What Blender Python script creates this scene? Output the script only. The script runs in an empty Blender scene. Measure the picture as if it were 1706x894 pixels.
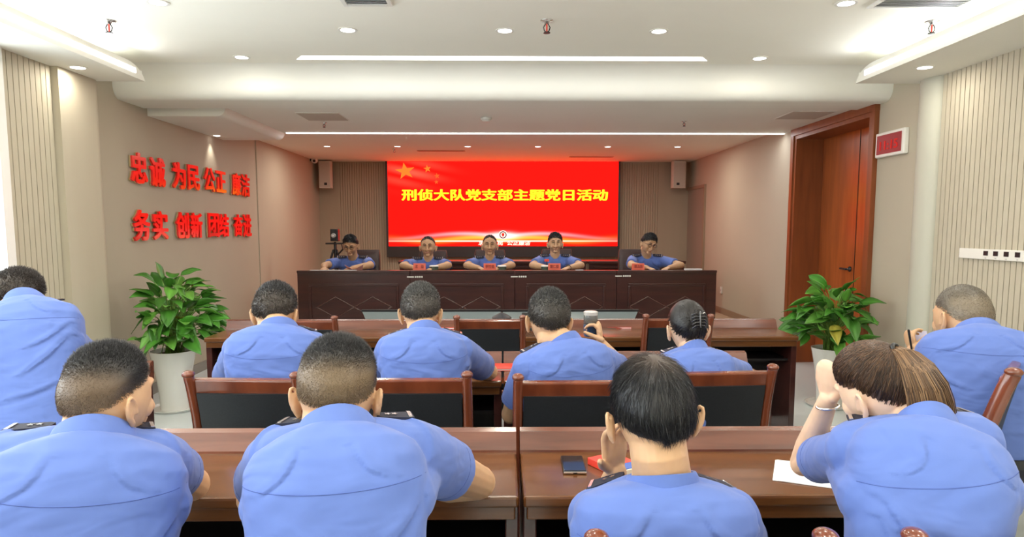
import bpy, bmesh, math, random
import numpy as np
from mathutils import Vector as V, Matrix as M, Quaternion
from mathutils.bvhtree import BVHTree
random.seed(7); np.random.seed(7)
R=math.radians; PI=math.pi
S=bpy.context.scene; COL=S.collection
# ---------------------------------------------------------------- camera
FPX=1137.0; PPX=853.0; PPY=493.7; CAMZ=1.53
PIT=math.atan(.1); YAWC=-math.atan(15/1137.)
cd=bpy.data.cameras.new('camera'); cam=bpy.data.objects.new('camera',cd); COL.objects.link(cam)
cam.location=(0,0,CAMZ); cam.rotation_euler=(PI/2-PIT,0,YAWC)
cd.sensor_fit='HORIZONTAL'; cd.sensor_width=36; cd.lens=36*FPX/1706.
cd.shift_x=0; cd.shift_y=(PPY-447.0)/1706.; cd.clip_start=.05; cd.clip_end=200
S.camera=cam
_c,_s=math.cos(YAWC),math.sin(YAWC)
FW=V((-_s*math.cos(PIT),_c*math.cos(PIT),-math.sin(PIT))); RT=V((_c,_s,0)); UP=RT.cross(FW)
C0=V((0,0,CAMZ))
def at(px,py,Y=None,X=None,Z=None):
    d=FW+RT*((px-PPX)/FPX)-UP*((py-PPY)/FPX)
    t=Y/d.y if Y is not None else (X/d.x if X is not None else (Z-CAMZ)/d.z)
    return C0+d*t
# ---------------------------------------------------------------- world and exposure
w=bpy.data.worlds.new('world'); S.world=w; w.use_nodes=True
bg=w.node_tree.nodes['Background']; bg.inputs[0].default_value=(.90,.94,1,1); bg.inputs[1].default_value=7.0
S.view_settings.view_transform='Standard'; S.view_settings.look='None'; S.view_settings.gamma=1
S.view_settings.use_curve_mapping=False; S.view_settings.exposure=0.40
S.cycles.max_bounces=8; S.cycles.diffuse_bounces=6; S.cycles.glossy_bounces=3
S.cycles.sample_clamp_indirect=4; S.cycles.caustics_reflective=False; S.cycles.caustics_refractive=False
K_DOWN=6.8; K_STRIP=22.0; K_COVE=13.0; K_SCREEN=1.9
WARM=(1,.93,.80); COOL=(.93,1,.97)
def area(name,loc,sx,sy,power,col=(1,1,1),rot=(0,0,0),spread=PI,shape='RECTANGLE',parent=None,off=(0,0,0)):
    l=bpy.data.lights.new(name,'AREA'); l.shape=shape; l.size=sx
    if shape=='RECTANGLE': l.size_y=sy
    l.energy=power; l.color=col; l.spread=spread
    o=bpy.data.objects.new(name,l); o.rotation_euler=rot
    o.location=loc; COL.objects.link(o)
    if parent: o.parent=parent
    return o
# ---------------------------------------------------------------- materials
MATS={}
def newmat(name,col,rough=.5,metal=0,spec=.5,emit=None,estr=0,coat=0,trans=0,alpha=1,sss=0):
    m=bpy.data.materials.new(name); m.use_nodes=True; b=m.node_tree.nodes['Principled BSDF']
    b.inputs['Base Color'].default_value=(*col,1); b.inputs['Roughness'].default_value=rough
    b.inputs['Metallic'].default_value=metal; b.inputs['Specular IOR Level'].default_value=spec
    b.inputs['Coat Weight'].default_value=coat; b.inputs['Coat Roughness'].default_value=.15
    b.inputs['Transmission Weight'].default_value=trans
    b.inputs['Subsurface Weight'].default_value=sss; b.inputs['Subsurface Scale'].default_value=.01
    if emit: b.inputs['Emission Color'].default_value=(*emit,1); b.inputs['Emission Strength'].default_value=estr
    MATS[name]=m; return m
def noisy(name,c1,c2,scale=(1,1,1),nscale=5,rough=.5,bump=0,bdist=.002,detail=4,dist=0,**k):
    m=newmat(name,c1,rough,**k); nt=m.node_tree; b=nt.nodes['Principled BSDF']; N=nt.nodes.new; L=nt.links.new
    tc=N('ShaderNodeTexCoord'); mp=N('ShaderNodeMapping'); mp.inputs['Scale'].default_value=scale
    no=N('ShaderNodeTexNoise'); no.inputs['Scale'].default_value=nscale; no.inputs['Detail'].default_value=detail
    no.inputs['Distortion'].default_value=dist
    cr=N('ShaderNodeValToRGB'); cr.color_ramp.elements[0].position=.32; cr.color_ramp.elements[1].position=.68
    cr.color_ramp.elements[0].color=(*c1,1); cr.color_ramp.elements[1].color=(*c2,1)
    L(tc.outputs['Object'],mp.inputs[0]); L(mp.outputs[0],no.inputs['Vector']); L(no.outputs[0],cr.inputs[0]); L(cr.outputs[0],b.inputs['Base Color'])
    if bump:
        bp=N('ShaderNodeBump'); bp.inputs['Strength'].default_value=bump; bp.inputs['Distance'].default_value=bdist
        L(no.outputs[0],bp.inputs['Height']); L(bp.outputs[0],b.inputs['Normal'])
    return m
def attrmat(name,attr,rough=.6,bump=0,spec=.3,**k):
    m=newmat(name,(.5,.5,.5),rough,spec=spec,**k); nt=m.node_tree; b=nt.nodes['Principled BSDF']
    a=nt.nodes.new('ShaderNodeAttribute'); a.attribute_name=attr; nt.links.new(a.outputs['Color'],b.inputs['Base Color'])
    return m
ceil_m=noisy('ceiling_paint',(.90,.885,.80),(.92,.905,.82),nscale=2,rough=.85)
beam_m=noisy('beam_paint',(.82,.81,.75),(.84,.83,.77),nscale=2,rough=.7)
wall_m=noisy('wall_paint',(.46,.41,.32),(.48,.425,.33),nscale=1.5,rough=.75)
slat_m=noisy('slat_panel',(.48,.43,.33),(.50,.455,.355),scale=(1,1,.2),nscale=4,rough=.7)
slat_gap=newmat('slat_groove',(.42,.34,.24),.9)
floor_m=noisy('floor_tile',(.66,.71,.72),(.70,.75,.76),nscale=1.2,rough=.28,spec=.4)
stage_m=noisy('stage_carpet',(.38,.26,.17),(.42,.29,.19),nscale=20,rough=.8)
base_m=newmat('baseboard_wood',(.30,.20,.13),.5)
wood=noisy('desk_wood',(.095,.034,.011),(.145,.055,.017),scale=(.7,9,9),nscale=3,rough=.22,detail=6,dist=.6,coat=.25,spec=.4)
wood_rail=noisy('rail_wood',(.10,.032,.02),(.17,.058,.034),scale=(.7,9,9),nscale=3,rough=.22,detail=6,dist=.6,coat=.5)
wood_dk=noisy('podium_wood',(.036,.010,.009),(.062,.017,.013),scale=(.7,7,7),nscale=3,rough=.28,detail=5,coat=.35)
chairwood=noisy('chair_wood',(.11,.026,.012),(.19,.048,.020),scale=(3,3,.8),nscale=4,rough=.22,detail=5,coat=.6)
leather=noisy('black_leather',(.010,.012,.015),(.016,.018,.022),nscale=180,rough=.48,bump=.25,bdist=.0006,spec=.4)
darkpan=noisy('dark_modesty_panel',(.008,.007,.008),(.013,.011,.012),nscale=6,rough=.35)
doorwood=noisy('door_wood',(.30,.070,.014),(.42,.105,.022),scale=(6,6,.6),nscale=3,rough=.33,detail=5,coat=.3)
doorwood_dk=noisy('door_jamb_wood',(.19,.05,.014),(.26,.072,.02),scale=(6,6,.6),nscale=3,rough=.4,detail=5)
black=newmat('black_plastic',(.012,.012,.014),.35)
blackm=newmat('black_metal',(.03,.03,.032),.35,metal=.6)
white=newmat('white_plastic',(.78,.77,.72),.4)
speaker_w=newmat('speaker_cream',(.62,.54,.46),.5)
grey=newmat('grey_metal',(.45,.45,.44),.4,metal=.4)
silver=newmat('silver',(.8,.8,.8),.25,metal=1)
ceramic=noisy('white_ceramic',(.80,.80,.77),(.84,.84,.81),nscale=3,rough=.18,coat=.5)
soil=noisy('soil',(.03,.02,.012),(.06,.04,.02),nscale=60,rough=.95)
def paneglass():
    m=bpy.data.materials.new('window_glass'); m.use_nodes=True; nt=m.node_tree; nt.nodes.clear(); N=nt.nodes.new; L=nt.links.new
    t_=N('ShaderNodeBsdfTransparent'); t_.inputs[0].default_value=(.95,.98,.97,1); g=N('ShaderNodeBsdfGlossy'); g.inputs['Roughness'].default_value=.02
    mx=N('ShaderNodeMixShader'); mx.inputs[0].default_value=.06; o=N('ShaderNodeOutputMaterial'); L(t_.outputs[0],mx.inputs[1]); L(g.outputs[0],mx.inputs[2]); L(mx.outputs[0],o.inputs[0]); return m
glass=paneglass()
paper=newmat('white_paper',(.80,.81,.84),.7)
redcov=newmat('red_cover',(.70,.05,.03),.4)
bluecov=newmat('blue_cover',(.06,.12,.42),.4)
redplate=newmat('red_plate',(.75,.13,.07),.5)
plateink=newmat('plate_ink',(.30,.03,.02),.5)
pinkpap=newmat('pink_paper',(.85,.42,.38),.6)
navy=newmat('navy_cloth',(.008,.010,.030),.7)
trous=noisy('navy_trousers',(.010,.012,.022),(.014,.016,.028),nscale=30,rough=.8)
led=newmat('downlight_glow',(1,1,1),.5,emit=(1,.98,.93),estr=4)
strip_e=newmat('strip_glow',(1,1,1),.5,emit=(.97,.99,1),estr=3)
gold=newmat('gold_metal',(.95,.55,.10),.22,metal=1)
redlet=newmat('red_acrylic',(.80,.022,.018),.12,coat=1)
edge_m=newmat('letter_edge',(.85,.72,.45),.2,metal=1)
def shirtmat():
    m=newmat('blue_shirt_cloth',(.112,.180,.49),.75,spec=.2); nt=m.node_tree; b=nt.nodes['Principled BSDF']; N=nt.nodes.new; L=nt.links.new
    b.inputs['Sheen Weight'].default_value=.15
    tc=N('ShaderNodeTexCoord'); n1=N('ShaderNodeTexNoise'); n1.inputs['Scale'].default_value=7; n1.inputs['Detail'].default_value=2; n1.inputs['Distortion'].default_value=.8
    mp=N('ShaderNodeMapping'); mp.inputs['Scale'].default_value=(.6,1,1.6); L(tc.outputs['Object'],mp.inputs[0]); L(mp.outputs[0],n1.inputs['Vector'])
    bp=N('ShaderNodeBump'); bp.inputs['Strength'].default_value=.55; bp.inputs['Distance'].default_value=.02
    L(n1.outputs[0],bp.inputs['Height']); L(bp.outputs[0],b.inputs['Normal'])
    n2=N('ShaderNodeTexNoise'); n2.inputs['Scale'].default_value=900
    return m
shirt_m=shirtmat()
seam_m=newmat('shirt_seam',(.065,.11,.36),.8)
def skinmat(name,c):
    c2=tuple(min(1,x*1.12) for x in c)
    return noisy(name,c,c2,nscale=22,rough=.5,bump=.12,bdist=.001,spec=.35,sss=.06)
skin_a=skinmat('skin_tan',(.56,.345,.20))
skin_b=skinmat('skin_light',(.70,.48,.34))
skin_c=skinmat('skin_deep',(.50,.30,.17))
hair_m=attrmat('hair_strands','tone',rough=.42,spec=.45)
leaf_m=attrmat('leaf_green','tone',rough=.38,spec=.5)
stem_m=newmat('leaf_stem',(.16,.30,.05),.5)
# ---------------------------------------------------------------- object helpers
ROOT={}
def tag(o,label=None,cat=None,group=None,kind=None):
    if label: o['label']=label
    if cat: o['category']=cat
    if group: o['group']=group
    if kind: o['kind']=kind
    return o
def thing(name,label,cat,loc=(0,0,0),rz=0,group=None):
    o=bpy.data.objects.new(name,None); o.empty_display_size=.1; COL.objects.link(o); o.location=loc; o.rotation_euler=(0,0,rz)
    tag(o,label,cat,group); ROOT[o.name]=V(loc) ; return o
class MB:
    def __init__(s): s.v=[]; s.f=[]; s.tone=None
    def add(s,vs,fs):
        n=len(s.v); s.v+= [tuple(p) for p in vs]; s.f+=[tuple(i+n for i in f) for f in fs]; return s
    def box(s,lo,hi,rot=None,piv=None):
        x0,y0,z0=lo;x1,y1,z1=hi
        vs=[V(p) for p in ((x0,y0,z0),(x1,y0,z0),(x1,y1,z0),(x0,y1,z0),(x0,y0,z1),(x1,y0,z1),(x1,y1,z1),(x0,y1,z1))]
        if rot is not None:
            pv=V(piv) if piv is not None else (V(lo)+V(hi))/2
            vs=[rot@(p-pv)+pv for p in vs]
        return s.add(vs,[(0,3,2,1),(4,5,6,7),(0,1,5,4),(1,2,6,5),(2,3,7,6),(3,0,4,7)])
    def bbox(s,lo,hi,b=.005,rot=None,piv=None):
        bm=bmesh.new(); lo=V(lo);hi=V(hi); c=(lo+hi)/2; d=hi-lo
        bmesh.ops.create_cube(bm,size=1); 
        for v in bm.verts: v.co=V((v.co.x*d.x,v.co.y*d.y,v.co.z*d.z))+c
        bmesh.ops.bevel(bm,geom=bm.edges[:],offset=min(b,min(d)*.45),segments=2,affect='EDGES',profile=.5)
        vs=[v.co.copy() for v in bm.verts]; fs=[[v.index for v in f.verts] for f in bm.faces]; bm.free()
        if rot is not None:
            pv=V(piv) if piv is not None else c
            vs=[rot@(p-pv)+pv for p in vs]
        return s.add(vs,fs)
    def tube(s,pts,rad,n=12,flat=None,caps='round',up=None):
        pts=[V(p) for p in pts]
        if not hasattr(rad,'__len__'): rad=[rad]*len(pts)
        rings=[]; prev=None
        P=list(pts); Rr=list(rad)
        if caps=='round':
            d0=(pts[0]-pts[1]).normalized(); d1=(pts[-1]-pts[-2]).normalized()
            r0,r1=rad[0],rad[-1]
            a=[(pts[0]+d0*r0*.98,r0*.2),(pts[0]+d0*r0*.8,r0*.6),(pts[0]+d0*r0*.45,r0*.9)]
            z=[(pts[-1]+d1*r1*.45,r1*.9),(pts[-1]+d1*r1*.8,r1*.6),(pts[-1]+d1*r1*.98,r1*.2)]
            P=[q[0] for q in a]+P+[q[0] for q in z]; Rr=[q[1] for q in a]+Rr+[q[1] for q in z]
        n0=len(s.v)
        for i,p in enumerate(P):
            t=(P[min(i+1,len(P)-1)]-P[max(i-1,0)])
            if t.length<1e-9: t=V((0,0,1))
            t.normalize()
            if prev is None:
                u=V(up) if up is not None else (V((0,0,1)) if abs(t.z)<.9 else V((1,0,0)))
            else: u=prev
            u=(u-t*u.dot(t)).normalized(); prev=u; w_=t.cross(u)
            fl=flat if flat else (1,1)
            for k in range(n):
                a=2*PI*k/n; s.v.append(tuple(p+u*math.cos(a)*Rr[i]*fl[0]+w_*math.sin(a)*Rr[i]*fl[1]))
        m=len(P)
        for i in range(m-1):
            for k in range(n):
                a=n0+i*n+k;b=n0+i*n+(k+1)%n; s.f.append((a,b,b+n,a+n))
        s.f.append(tuple(n0+k for k in range(n))[::-1]); s.f.append(tuple(n0+(m-1)*n+k for k in range(n)))
        return s
    def ell(s,c,r,rot=None,nu=20,nv=12):
        c=V(c); n0=len(s.v)
        for j in range(1,nv):
            th=PI*j/nv
            for i in range(nu):
                a=2*PI*i/nu; p=V((r[0]*math.sin(th)*math.cos(a),r[1]*math.sin(th)*math.sin(a),r[2]*math.cos(th)))
                if rot is not None: p=rot@p
                s.v.append(tuple(p+c))
        for j in range(nv-2):
            for i in range(nu):
                a=n0+j*nu+i;b=n0+j*nu+(i+1)%nu; s.f.append((a,a+nu,b+nu,b))
        t=V((0,0,r[2])); 
        if rot is not None: t=rot@t
        s.v.append(tuple(c+t)); s.v.append(tuple(c-t)); T=len(s.v)-2
        for i in range(nu):
            s.f.append((T,n0+i,n0+(i+1)%nu)); q=n0+(nv-2)*nu; s.f.append((T+1,q+(i+1)%nu,q+i))
        return s
    def lathe(s,prof,c=(0,0,0),n=32,rot=None,cap=True):
        n0=len(s.v); c=V(c)
        for r,z in prof:
            for i in range(n):
                a=2*PI*i/n; p=V((r*math.cos(a),r*math.sin(a),z))
                if rot is not None: p=rot@p
                s.v.append(tuple(p+c))
        for j in range(len(prof)-1):
            for i in range(n):
                a=n0+j*n+i;b=n0+j*n+(i+1)%n; s.f.append((a,b,b+n,a+n))
        if cap and prof[0][0]>1e-6: s.f.append(tuple(n0+i for i in range(n))[::-1])
        if cap and prof[-1][0]>1e-6: s.f.append(tuple(n0+(len(prof)-1)*n+i for i in range(n)))
        return s
    def prism(s,pts,axis,a,b):
        # pts: 2D polygon in the other two axes (order x,y,z without axis)
        def mk(p,q):
            if axis=='x': return (q,p[0],p[1])
            if axis=='y': return (p[0],q,p[1])
            return (p[0],p[1],q)
        n=len(pts); n0=len(s.v)
        s.v+=[mk(p,a) for p in pts]+[mk(p,b) for p in pts]
        for i in range(n):
            j=(i+1)%n; s.f.append((n0+i,n0+j,n0+n+j,n0+n+i))
        s.f.append(tuple(n0+i for i in range(n))[::-1]); s.f.append(tuple(n0+n+i for i in range(n)))
        return s
    def loft(s,rings):
        n=len(rings[0]); n0=len(s.v)
        for r in rings: s.v+=[tuple(p) for p in r]
        for j in range(len(rings)-1):
            for i in range(n):
                a=n0+j*n+i;b=n0+j*n+(i+1)%n; s.f.append((a,b,b+n,a+n))
        s.f.append(tuple(n0+i for i in range(n))[::-1]); s.f.append(tuple(n0+(len(rings)-1)*n+i for i in range(n)))
        return s
    def mesh(s,name):
        me=bpy.data.meshes.new(name); me.from_pydata(s.v,[],s.f); me.update()
        return me
    def build(s,name,mat,parent=None,smooth=False,local=False,kind=None,label=None,fix=True,angle=None):
        root=None; 
        if parent is not None:
            q=parent
            while q.parent is not None: q=q.parent
            root=q
            if not local and root.name in ROOT:
                L=ROOT[root.name]; s.v=[(p[0]-L.x,p[1]-L.y,p[2]-L.z) for p in s.v]
        me=s.mesh(name)
        if fix:
            bm=bmesh.new(); bm.from_mesh(me); bmesh.ops.recalc_face_normals(bm,faces=bm.faces[:]); bm.to_mesh(me); bm.free()
        if mat: me.materials.append(mat)
        if s.tone is not None:
            ca=me.color_attributes.new('tone','FLOAT_COLOR','POINT')
            ca.data.foreach_set('color',np.asarray(s.tone,dtype=np.float32).ravel())
        if smooth: me.polygons.foreach_set('use_smooth',[True]*len(me.polygons))
        o=bpy.data.objects.new(name,me); COL.objects.link(o)
        if angle:
            me.polygons.foreach_set('use_smooth',[True]*len(me.polygons)); 
            me.set_sharp_from_angle(angle=R(angle))
        if parent is not None: o.parent=parent
        if kind: o['kind']=kind
        if label: o['label']=label
        if parent is None and root is None: ROOT[o.name]=V((0,0,0))
        return o
def struct(name,mb,mat,parent=None,**k):
    return mb.build(name,mat,parent,kind='structure' if parent is None else None,**k)
def copy_tree(o,parent=None,label=None,group=None):
    c=o.copy(); COL.objects.link(c)
    if parent is not None: c.parent=parent
    if label: c['label']=label
    if group: c['group']=group
    for ch in list(o.children): copy_tree(ch,c)
    return c
def remesh(mb,name,mat,parent,vox,smooth=3,fac=.5,post=None):
    me=mb.mesh('tmp'); o=bpy.data.objects.new('tmp',me); COL.objects.link(o)
    m=o.modifiers.new('r','REMESH'); m.mode='VOXEL'; m.voxel_size=vox; m.adaptivity=0
    if smooth:
        q=o.modifiers.new('s','SMOOTH'); q.factor=fac; q.iterations=smooth
    dg=bpy.context.evaluated_depsgraph_get(); dg.update()
    r=bpy.data.meshes.new_from_object(o.evaluated_get(dg)); bpy.data.objects.remove(o)
    n=len(r.vertices); co=np.empty(n*3,np.float32); r.vertices.foreach_get('co',co); co=co.reshape(-1,3)
    if post is not None:
        no=np.empty(n*3,np.float32); r.vertices.foreach_get('normal',no); co=post(co,no.reshape(-1,3))
    root=parent
    while root.parent is not None: root=root.parent
    L=ROOT[root.name]; co=co-np.array([L.x,L.y,L.z],np.float32)
    r.vertices.foreach_set('co',co.ravel().astype(np.float32)); r.update()
    r.materials.clear(); r.materials.append(mat); r.polygons.foreach_set('use_smooth',[True]*len(r.polygons)); r.name=name
    ob=bpy.data.objects.new(name,r); COL.objects.link(ob); ob.parent=parent
    return ob
def text_mb(body,size,depth=.005,bold=0.0,sx=1.0,shear=0):
    """text as a mesh in the XZ plane (reading along +X, facing -Y), centred on its own box; returns verts, faces"""
    cu=bpy.data.curves.new('t','FONT'); cu.body=body; cu.size=1; cu.extrude=.5; cu.offset=bold; cu.resolution_u=3; cu.shear=shear
    o=bpy.data.objects.new('t',cu); COL.objects.link(o); dg=bpy.context.evaluated_depsgraph_get(); dg.update()
    me=bpy.data.meshes.new_from_object(o.evaluated_get(dg)); 
    vs=[v.co.copy() for v in me.vertices]; fs=[tuple(p.vertices) for p in me.polygons]
    bpy.data.objects.remove(o)
    xs=[v.x for v in vs]; ys=[v.y for v in vs]; cx=(min(xs)+max(xs))/2; cy=(min(ys)+max(ys))/2
    W=max(xs)-min(xs); H=max(ys)-min(ys)
    return [V(((v.x-cx),-v.z,(v.y-cy))) for v in vs],fs,W,H
def put_text(body,Wt,Ht,depth,bold=0,frame=None,shear=0):
    vs,fs,W,H=text_mb(body,1,bold=0,shear=shear)
    if bold:
        v0,f0=vs,fs; vs,fs=[],[]
        for i,(dx,dz) in enumerate(((0,0),(1,0),(-1,0),(0,1),(0,-1),(.7,.7),(-.7,-.7),(.7,-.7),(-.7,.7))):
            n=len(vs); vs+=[V((v.x+dx*bold*H*1.5,v.y+i*.004,v.z+dz*bold*H)) for v in v0]; fs+=[tuple(q+n for q in f) for f in f0]
        W+=2*bold*H*1.5; H+=2*bold*H
    out=[]
    for v in vs:
        p=V((v.x/W*Wt,v.y*depth,v.z/H*Ht)); out.append(frame@p if frame is not None else p)
    return out,fs
# ---------------------------------------------------------------- people
def sm(x,a,b):
    t=np.clip((x-a)/(b-a),0,1); return t*t*(3-2*t)
def HP(d,off=0.0):
    """head surface for unit directions d (n,3); local frame x right, y forward, z up, metres"""
    x,y,z=d[:,0],d[:,1],d[:,2]
    dn=sm(-z,.0,.95); bk=sm(-y,0,.6)
    X=(.0765+off)*x*(1-.20*dn*(1-bk)-.16*dn*bk); 
    Y=np.where(y>0,(.092+off)*y,(.098+off)*y*(1-.42*sm(-z,.15,.95)))
    Z=np.where(z>0,(.108+off)*z,(.118+off)*z)
    # flatten top of the skull a little and the face plane
    X=np.sign(X)*np.minimum(np.abs(X),.0765+off)
    Y=np.where((y>.75),Y-.012*sm(y,.75,1.0),Y)
    return np.stack([X,Y,Z],1)
def sphdirs(nu,nv):
    out=[]
    for j in range(1,nv):
        th=PI*j/nv
        for i in range(nu):
            a=2*PI*i/nu; out.append((math.sin(th)*math.cos(a),math.sin(th)*math.sin(a),math.cos(th)))
    return np.array(out)
def head_matrix(c,s,yaw,pitch,roll):
    return M.Translation(c)@M.Rotation(R(yaw),4,'Z')@M.Rotation(R(-pitch),4,'X')@M.Rotation(R(roll),4,'Y')@M.Scale(s,4)
def add_head(mb,mt,near,ears=True,chub=1.0,earx=.0805):
    nu,nv=(44,30) if near else (28,20)
    d=sphdirs(nu,nv); P=HP(d); n0=len(mb.v)
    P=P*np.array([chub,1,1])
    mb.v+=[tuple(mt@V(p)) for p in P]
    for j in range(nv-2):
        for i in range(nu):
            a=n0+j*nu+i;b=n0+j*nu+(i+1)%nu; mb.f.append((a,a+nu,b+nu,b))
    mb.v.append(tuple(mt@V((0,0,.108)))); mb.v.append(tuple(mt@V((0,0,-.118)))); T=len(mb.v)-2
    for i in range(nu):
        mb.f.append((T,n0+i,n0+(i+1)%nu)); q=n0+(nv-2)*nu; mb.f.append((T+1,q+(i+1)%nu,q+i))
    def tp(p): return mt@V(p)
    s=mt.to_scale()[0]; rot=mt.to_quaternion().to_matrix()
    # nose, lips, brow, chin, cheeks
    mb.tube([tp((0,.080,.020)),tp((0,.094,-.008)),tp((0,.104,-.030))],[.009*s,.0105*s,.014*s],n=10)
    for q in (-1,1):
        mb.ell(tp((q*.013,.088,-.033)),(.009*s,.010*s,.007*s),rot,12,8)
        mb.ell(tp((q*.034,.062,-.025)),(.026*s,.022*s,.028*s),rot,12,8)
        mb.tube([tp((q*.052,.062,.028)),tp((q*.030,.081,.033)),tp((q*.012,.084,.028))],[.007*s,.009*s,.007*s],n=8)
    mb.ell(tp((0,.084,-.055)),(.022*s,.011*s,.006*s),rot,12,8); mb.ell(tp((0,.082,-.064)),(.019*s,.011*s,.006*s),rot,12,8)
    mb.ell(tp((0,.070,-.092)),(.026*s,.020*s,.018*s),rot,12,8)
    if ears:
        for q in (-1,1):
            er=rot@M.Rotation(q*R(24),3,'Z')@M.Rotation(R(8),3,'X')
            c=tp((q*  earx*chub,-.006,-.027))
            mb.ell(c,(.0045*s,.016*s,.028*s),er,14,10)
            pts=[]
            for k in range(9):
                a=R(-60+k*32); pts.append(c+er@V((q*.0065*s,-(.003+.0165*math.cos(a-.2))*s if False else (-.017*math.cos(a-R(30)))*s,(.031*math.sin(a))*s+ .002*s)))
            mb.tube(pts,[.0045*s]*9,n=8); mb.ell(c+er@V((q*.002*s,.004*s,-.027*s)),(.006*s,.009*s,.010*s),er,10,8)
def hmask(style):
    # lower limit of the hair as a function of azimuth, in unit z
    fr,sd,bk={'short':(.62,-.02,-.40),'buzz':(.66,.02,-.42),'recede':(.80,.06,-.40),'long':(.60,-.08,-.40),'bun':(.50,.05,-.50),'pony':(.50,.02,-.44),'crew':(.60,.00,-.30)}[style]
    def f(d):
        az=np.arctan2(d[:,0],d[:,1]); ca=np.cos(az)   # ca=1 front, -1 back
        h=np.where(ca>0,sd+(fr-sd)*ca**.7 if False else sd+(fr-sd)*np.power(np.maximum(ca,0),.75),sd+(bk-sd)*np.power(np.maximum(-ca,0),.8))
        # ear notch
        h=h+ (.26 if style=='long' else .12)*np.exp(-((np.abs(az)-1.62)/.22)**2)
        return d[:,2]-h
    return f
def hair(parent,mt,style,n,near,black=(.010,.010,.012),under=(.10,.065,.04),fade=.0,topl=.02,backl=.006,crown=(0,-.35,.94),flow='up',bald=0,chub=1.0,grey=.0,thick=.0011):
    mask=hmask(style); vs=[];fs=[];tone=[]
    nu,nv=(72,48) if near else (40,28)
    d=sphdirs(nu,nv); mk=mask(d); hgt=.002+.010*sm(mk,.0,.45)*(1 if topl>.012 else .45)
    hgt=hgt*(1-.55*fade*sm(-d[:,1],.1,.6)*(1-sm(d[:,2],.45,.8)))
    P=HP(d,0)*np.array([chub,1,1]); Nn=P/np.array([.0765,.095,.112])**2; Nn/=np.linalg.norm(Nn,axis=1)[:,None]
    P=P+Nn*hgt[:,None]
    black=np.array(black); under=np.array(under)
    def tn(d,mk):
        lowback=sm(-d[:,1],-.1,.55)*(1-sm(d[:,2],.30,.72))
        f=np.clip(fade*(lowback*.9)+(1-sm(mk,0,.16))*.55,0,1)
        if bald:
            cr=np.array(crown)/np.linalg.norm(crown); f=np.maximum(f,bald*sm(d@cr,.86,.99))
        return f
    f=tn(d,mk); T=black[None]*(1-f[:,None])+under[None]*f[:,None]
    idx=[tuple(mt@V(p)) for p in P]; vs+=idx; tone+=[(*t,1) for t in T]
    for j in range(nv-2):
        for i in range(nu):
            a=j*nu+i;b=j*nu+(i+1)%nu
            if min(mk[a],mk[b],mk[a+nu],mk[b+nu])>0: fs.append((a,a+nu,b+nu,b))
    vs.append(tuple(mt@V((0,0,.108+float(hgt.max()))))); tone.append((*T[0],1)); t0=len(vs)-1
    for i in range(nu): fs.append((t0,i,(i+1)%nu))
    # strands
    rng=np.random.RandomState(int(abs(mt.translation.x*1000))+11)
    dd=rng.normal(size=(n*3,3)); dd/=np.linalg.norm(dd,axis=1)[:,None]
    m2=mask(dd); keep=(m2>.01); dd=dd[keep][:n]; m2=m2[keep][:n]; k=len(dd)
    P=HP(dd,0)*np.array([chub,1,1]); Nn=P/np.array([.0765,.095,.112])**2; Nn/=np.linalg.norm(Nn,axis=1)[:,None]
    h=.002+.010*sm(m2,0,.45)*(1 if topl>.012 else .45); h=h*(1-.55*fade*sm(-dd[:,1],.1,.6)*(1-sm(dd[:,2],.45,.8)))
    P=P+Nn*(h*.7)[:,None]
    top=sm(dd[:,2],.35,.85)
    ln=backl+(topl-backl)*top; ln=ln*rng.uniform(.6,1.15,k)
    cr=np.array(crown)/np.linalg.norm(crown)
    away=dd-(dd@cr)[:,None]*cr[None]; away/=np.maximum(np.linalg.norm(away,axis=1),1e-4)[:,None]
    away=away-(np.sum(away*Nn,1))[:,None]*Nn; away/=np.maximum(np.linalg.norm(away,axis=1),1e-4)[:,None]
    if flow=='up':
        D=Nn*.55+np.array([0,.12,1.0])[None]*(.25+.9*top)[:,None]+away*(.5*(1-top))[:,None]
        D[:,2]-= (1-top)*.35
    else:
        D=Nn*.09+away*1.0; D[:,2]-=.15*(1-top)
    D+=rng.normal(size=(k,3))*.16; D/=np.linalg.norm(D,axis=1)[:,None]
    A=P; B=P+D*(ln*.55)[:,None]; g=np.array([0,0,-1.0])
    E=P+D*(ln)[:,None]+(g*.12*(0 if flow=='up' else 1)-Nn*.10*(0 if flow=='up' else 1))*ln[:,None]
    side=np.cross(D,Nn+1e-3); side/=np.maximum(np.linalg.norm(side,axis=1),1e-5)[:,None]; oth=np.cross(D,side)
    f=tn(dd,m2); tb=black[None]*(1-f[:,None]*.9)+under[None]*(f*.9)[:,None]
    tb=tb*rng.uniform(.5,1.7,(k,1))+ (rng.uniform(0,1,(k,1))<grey)*.10
    th=thick*rng.uniform(.7,1.2,k)
    pts=[]
    for c_,w_ in ((A,1.0),(B,.8)):
        for a in (0,2.094,4.189): pts.append(c_+(side*math.cos(a)+oth*math.sin(a))*(th*w_)[:,None])
    pts.append(E)
    arr=np.stack(pts,1).reshape(-1,3)
    mm=np.array(mt); arr=arr@mm[:3,:3].T+mm[:3,3]
    b0=len(vs); vs+=arr.tolist(); tt=np.repeat(np.concatenate([tb,np.ones((k,1))],1),7,axis=0); tone+=tt.tolist()
    for q in range(k):
        o=b0+q*7
        fs+=[(o,o+1,o+4,o+3),(o+1,o+2,o+5,o+4),(o+2,o,o+3,o+5),(o+3,o+4,o+6),(o+4,o+5,o+6),(o+5,o+3,o+6)]
    mb=MB(); mb.v=vs; mb.f=fs; mb.tone=tone
    return mb
def lock(mb,tone,pts,rad,col,n=3):
    n0=len(mb.v); mb.tube(pts,rad,n=n,caps='flat'); tone+=[(*col,1)]*(len(mb.v)-n0)
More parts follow.
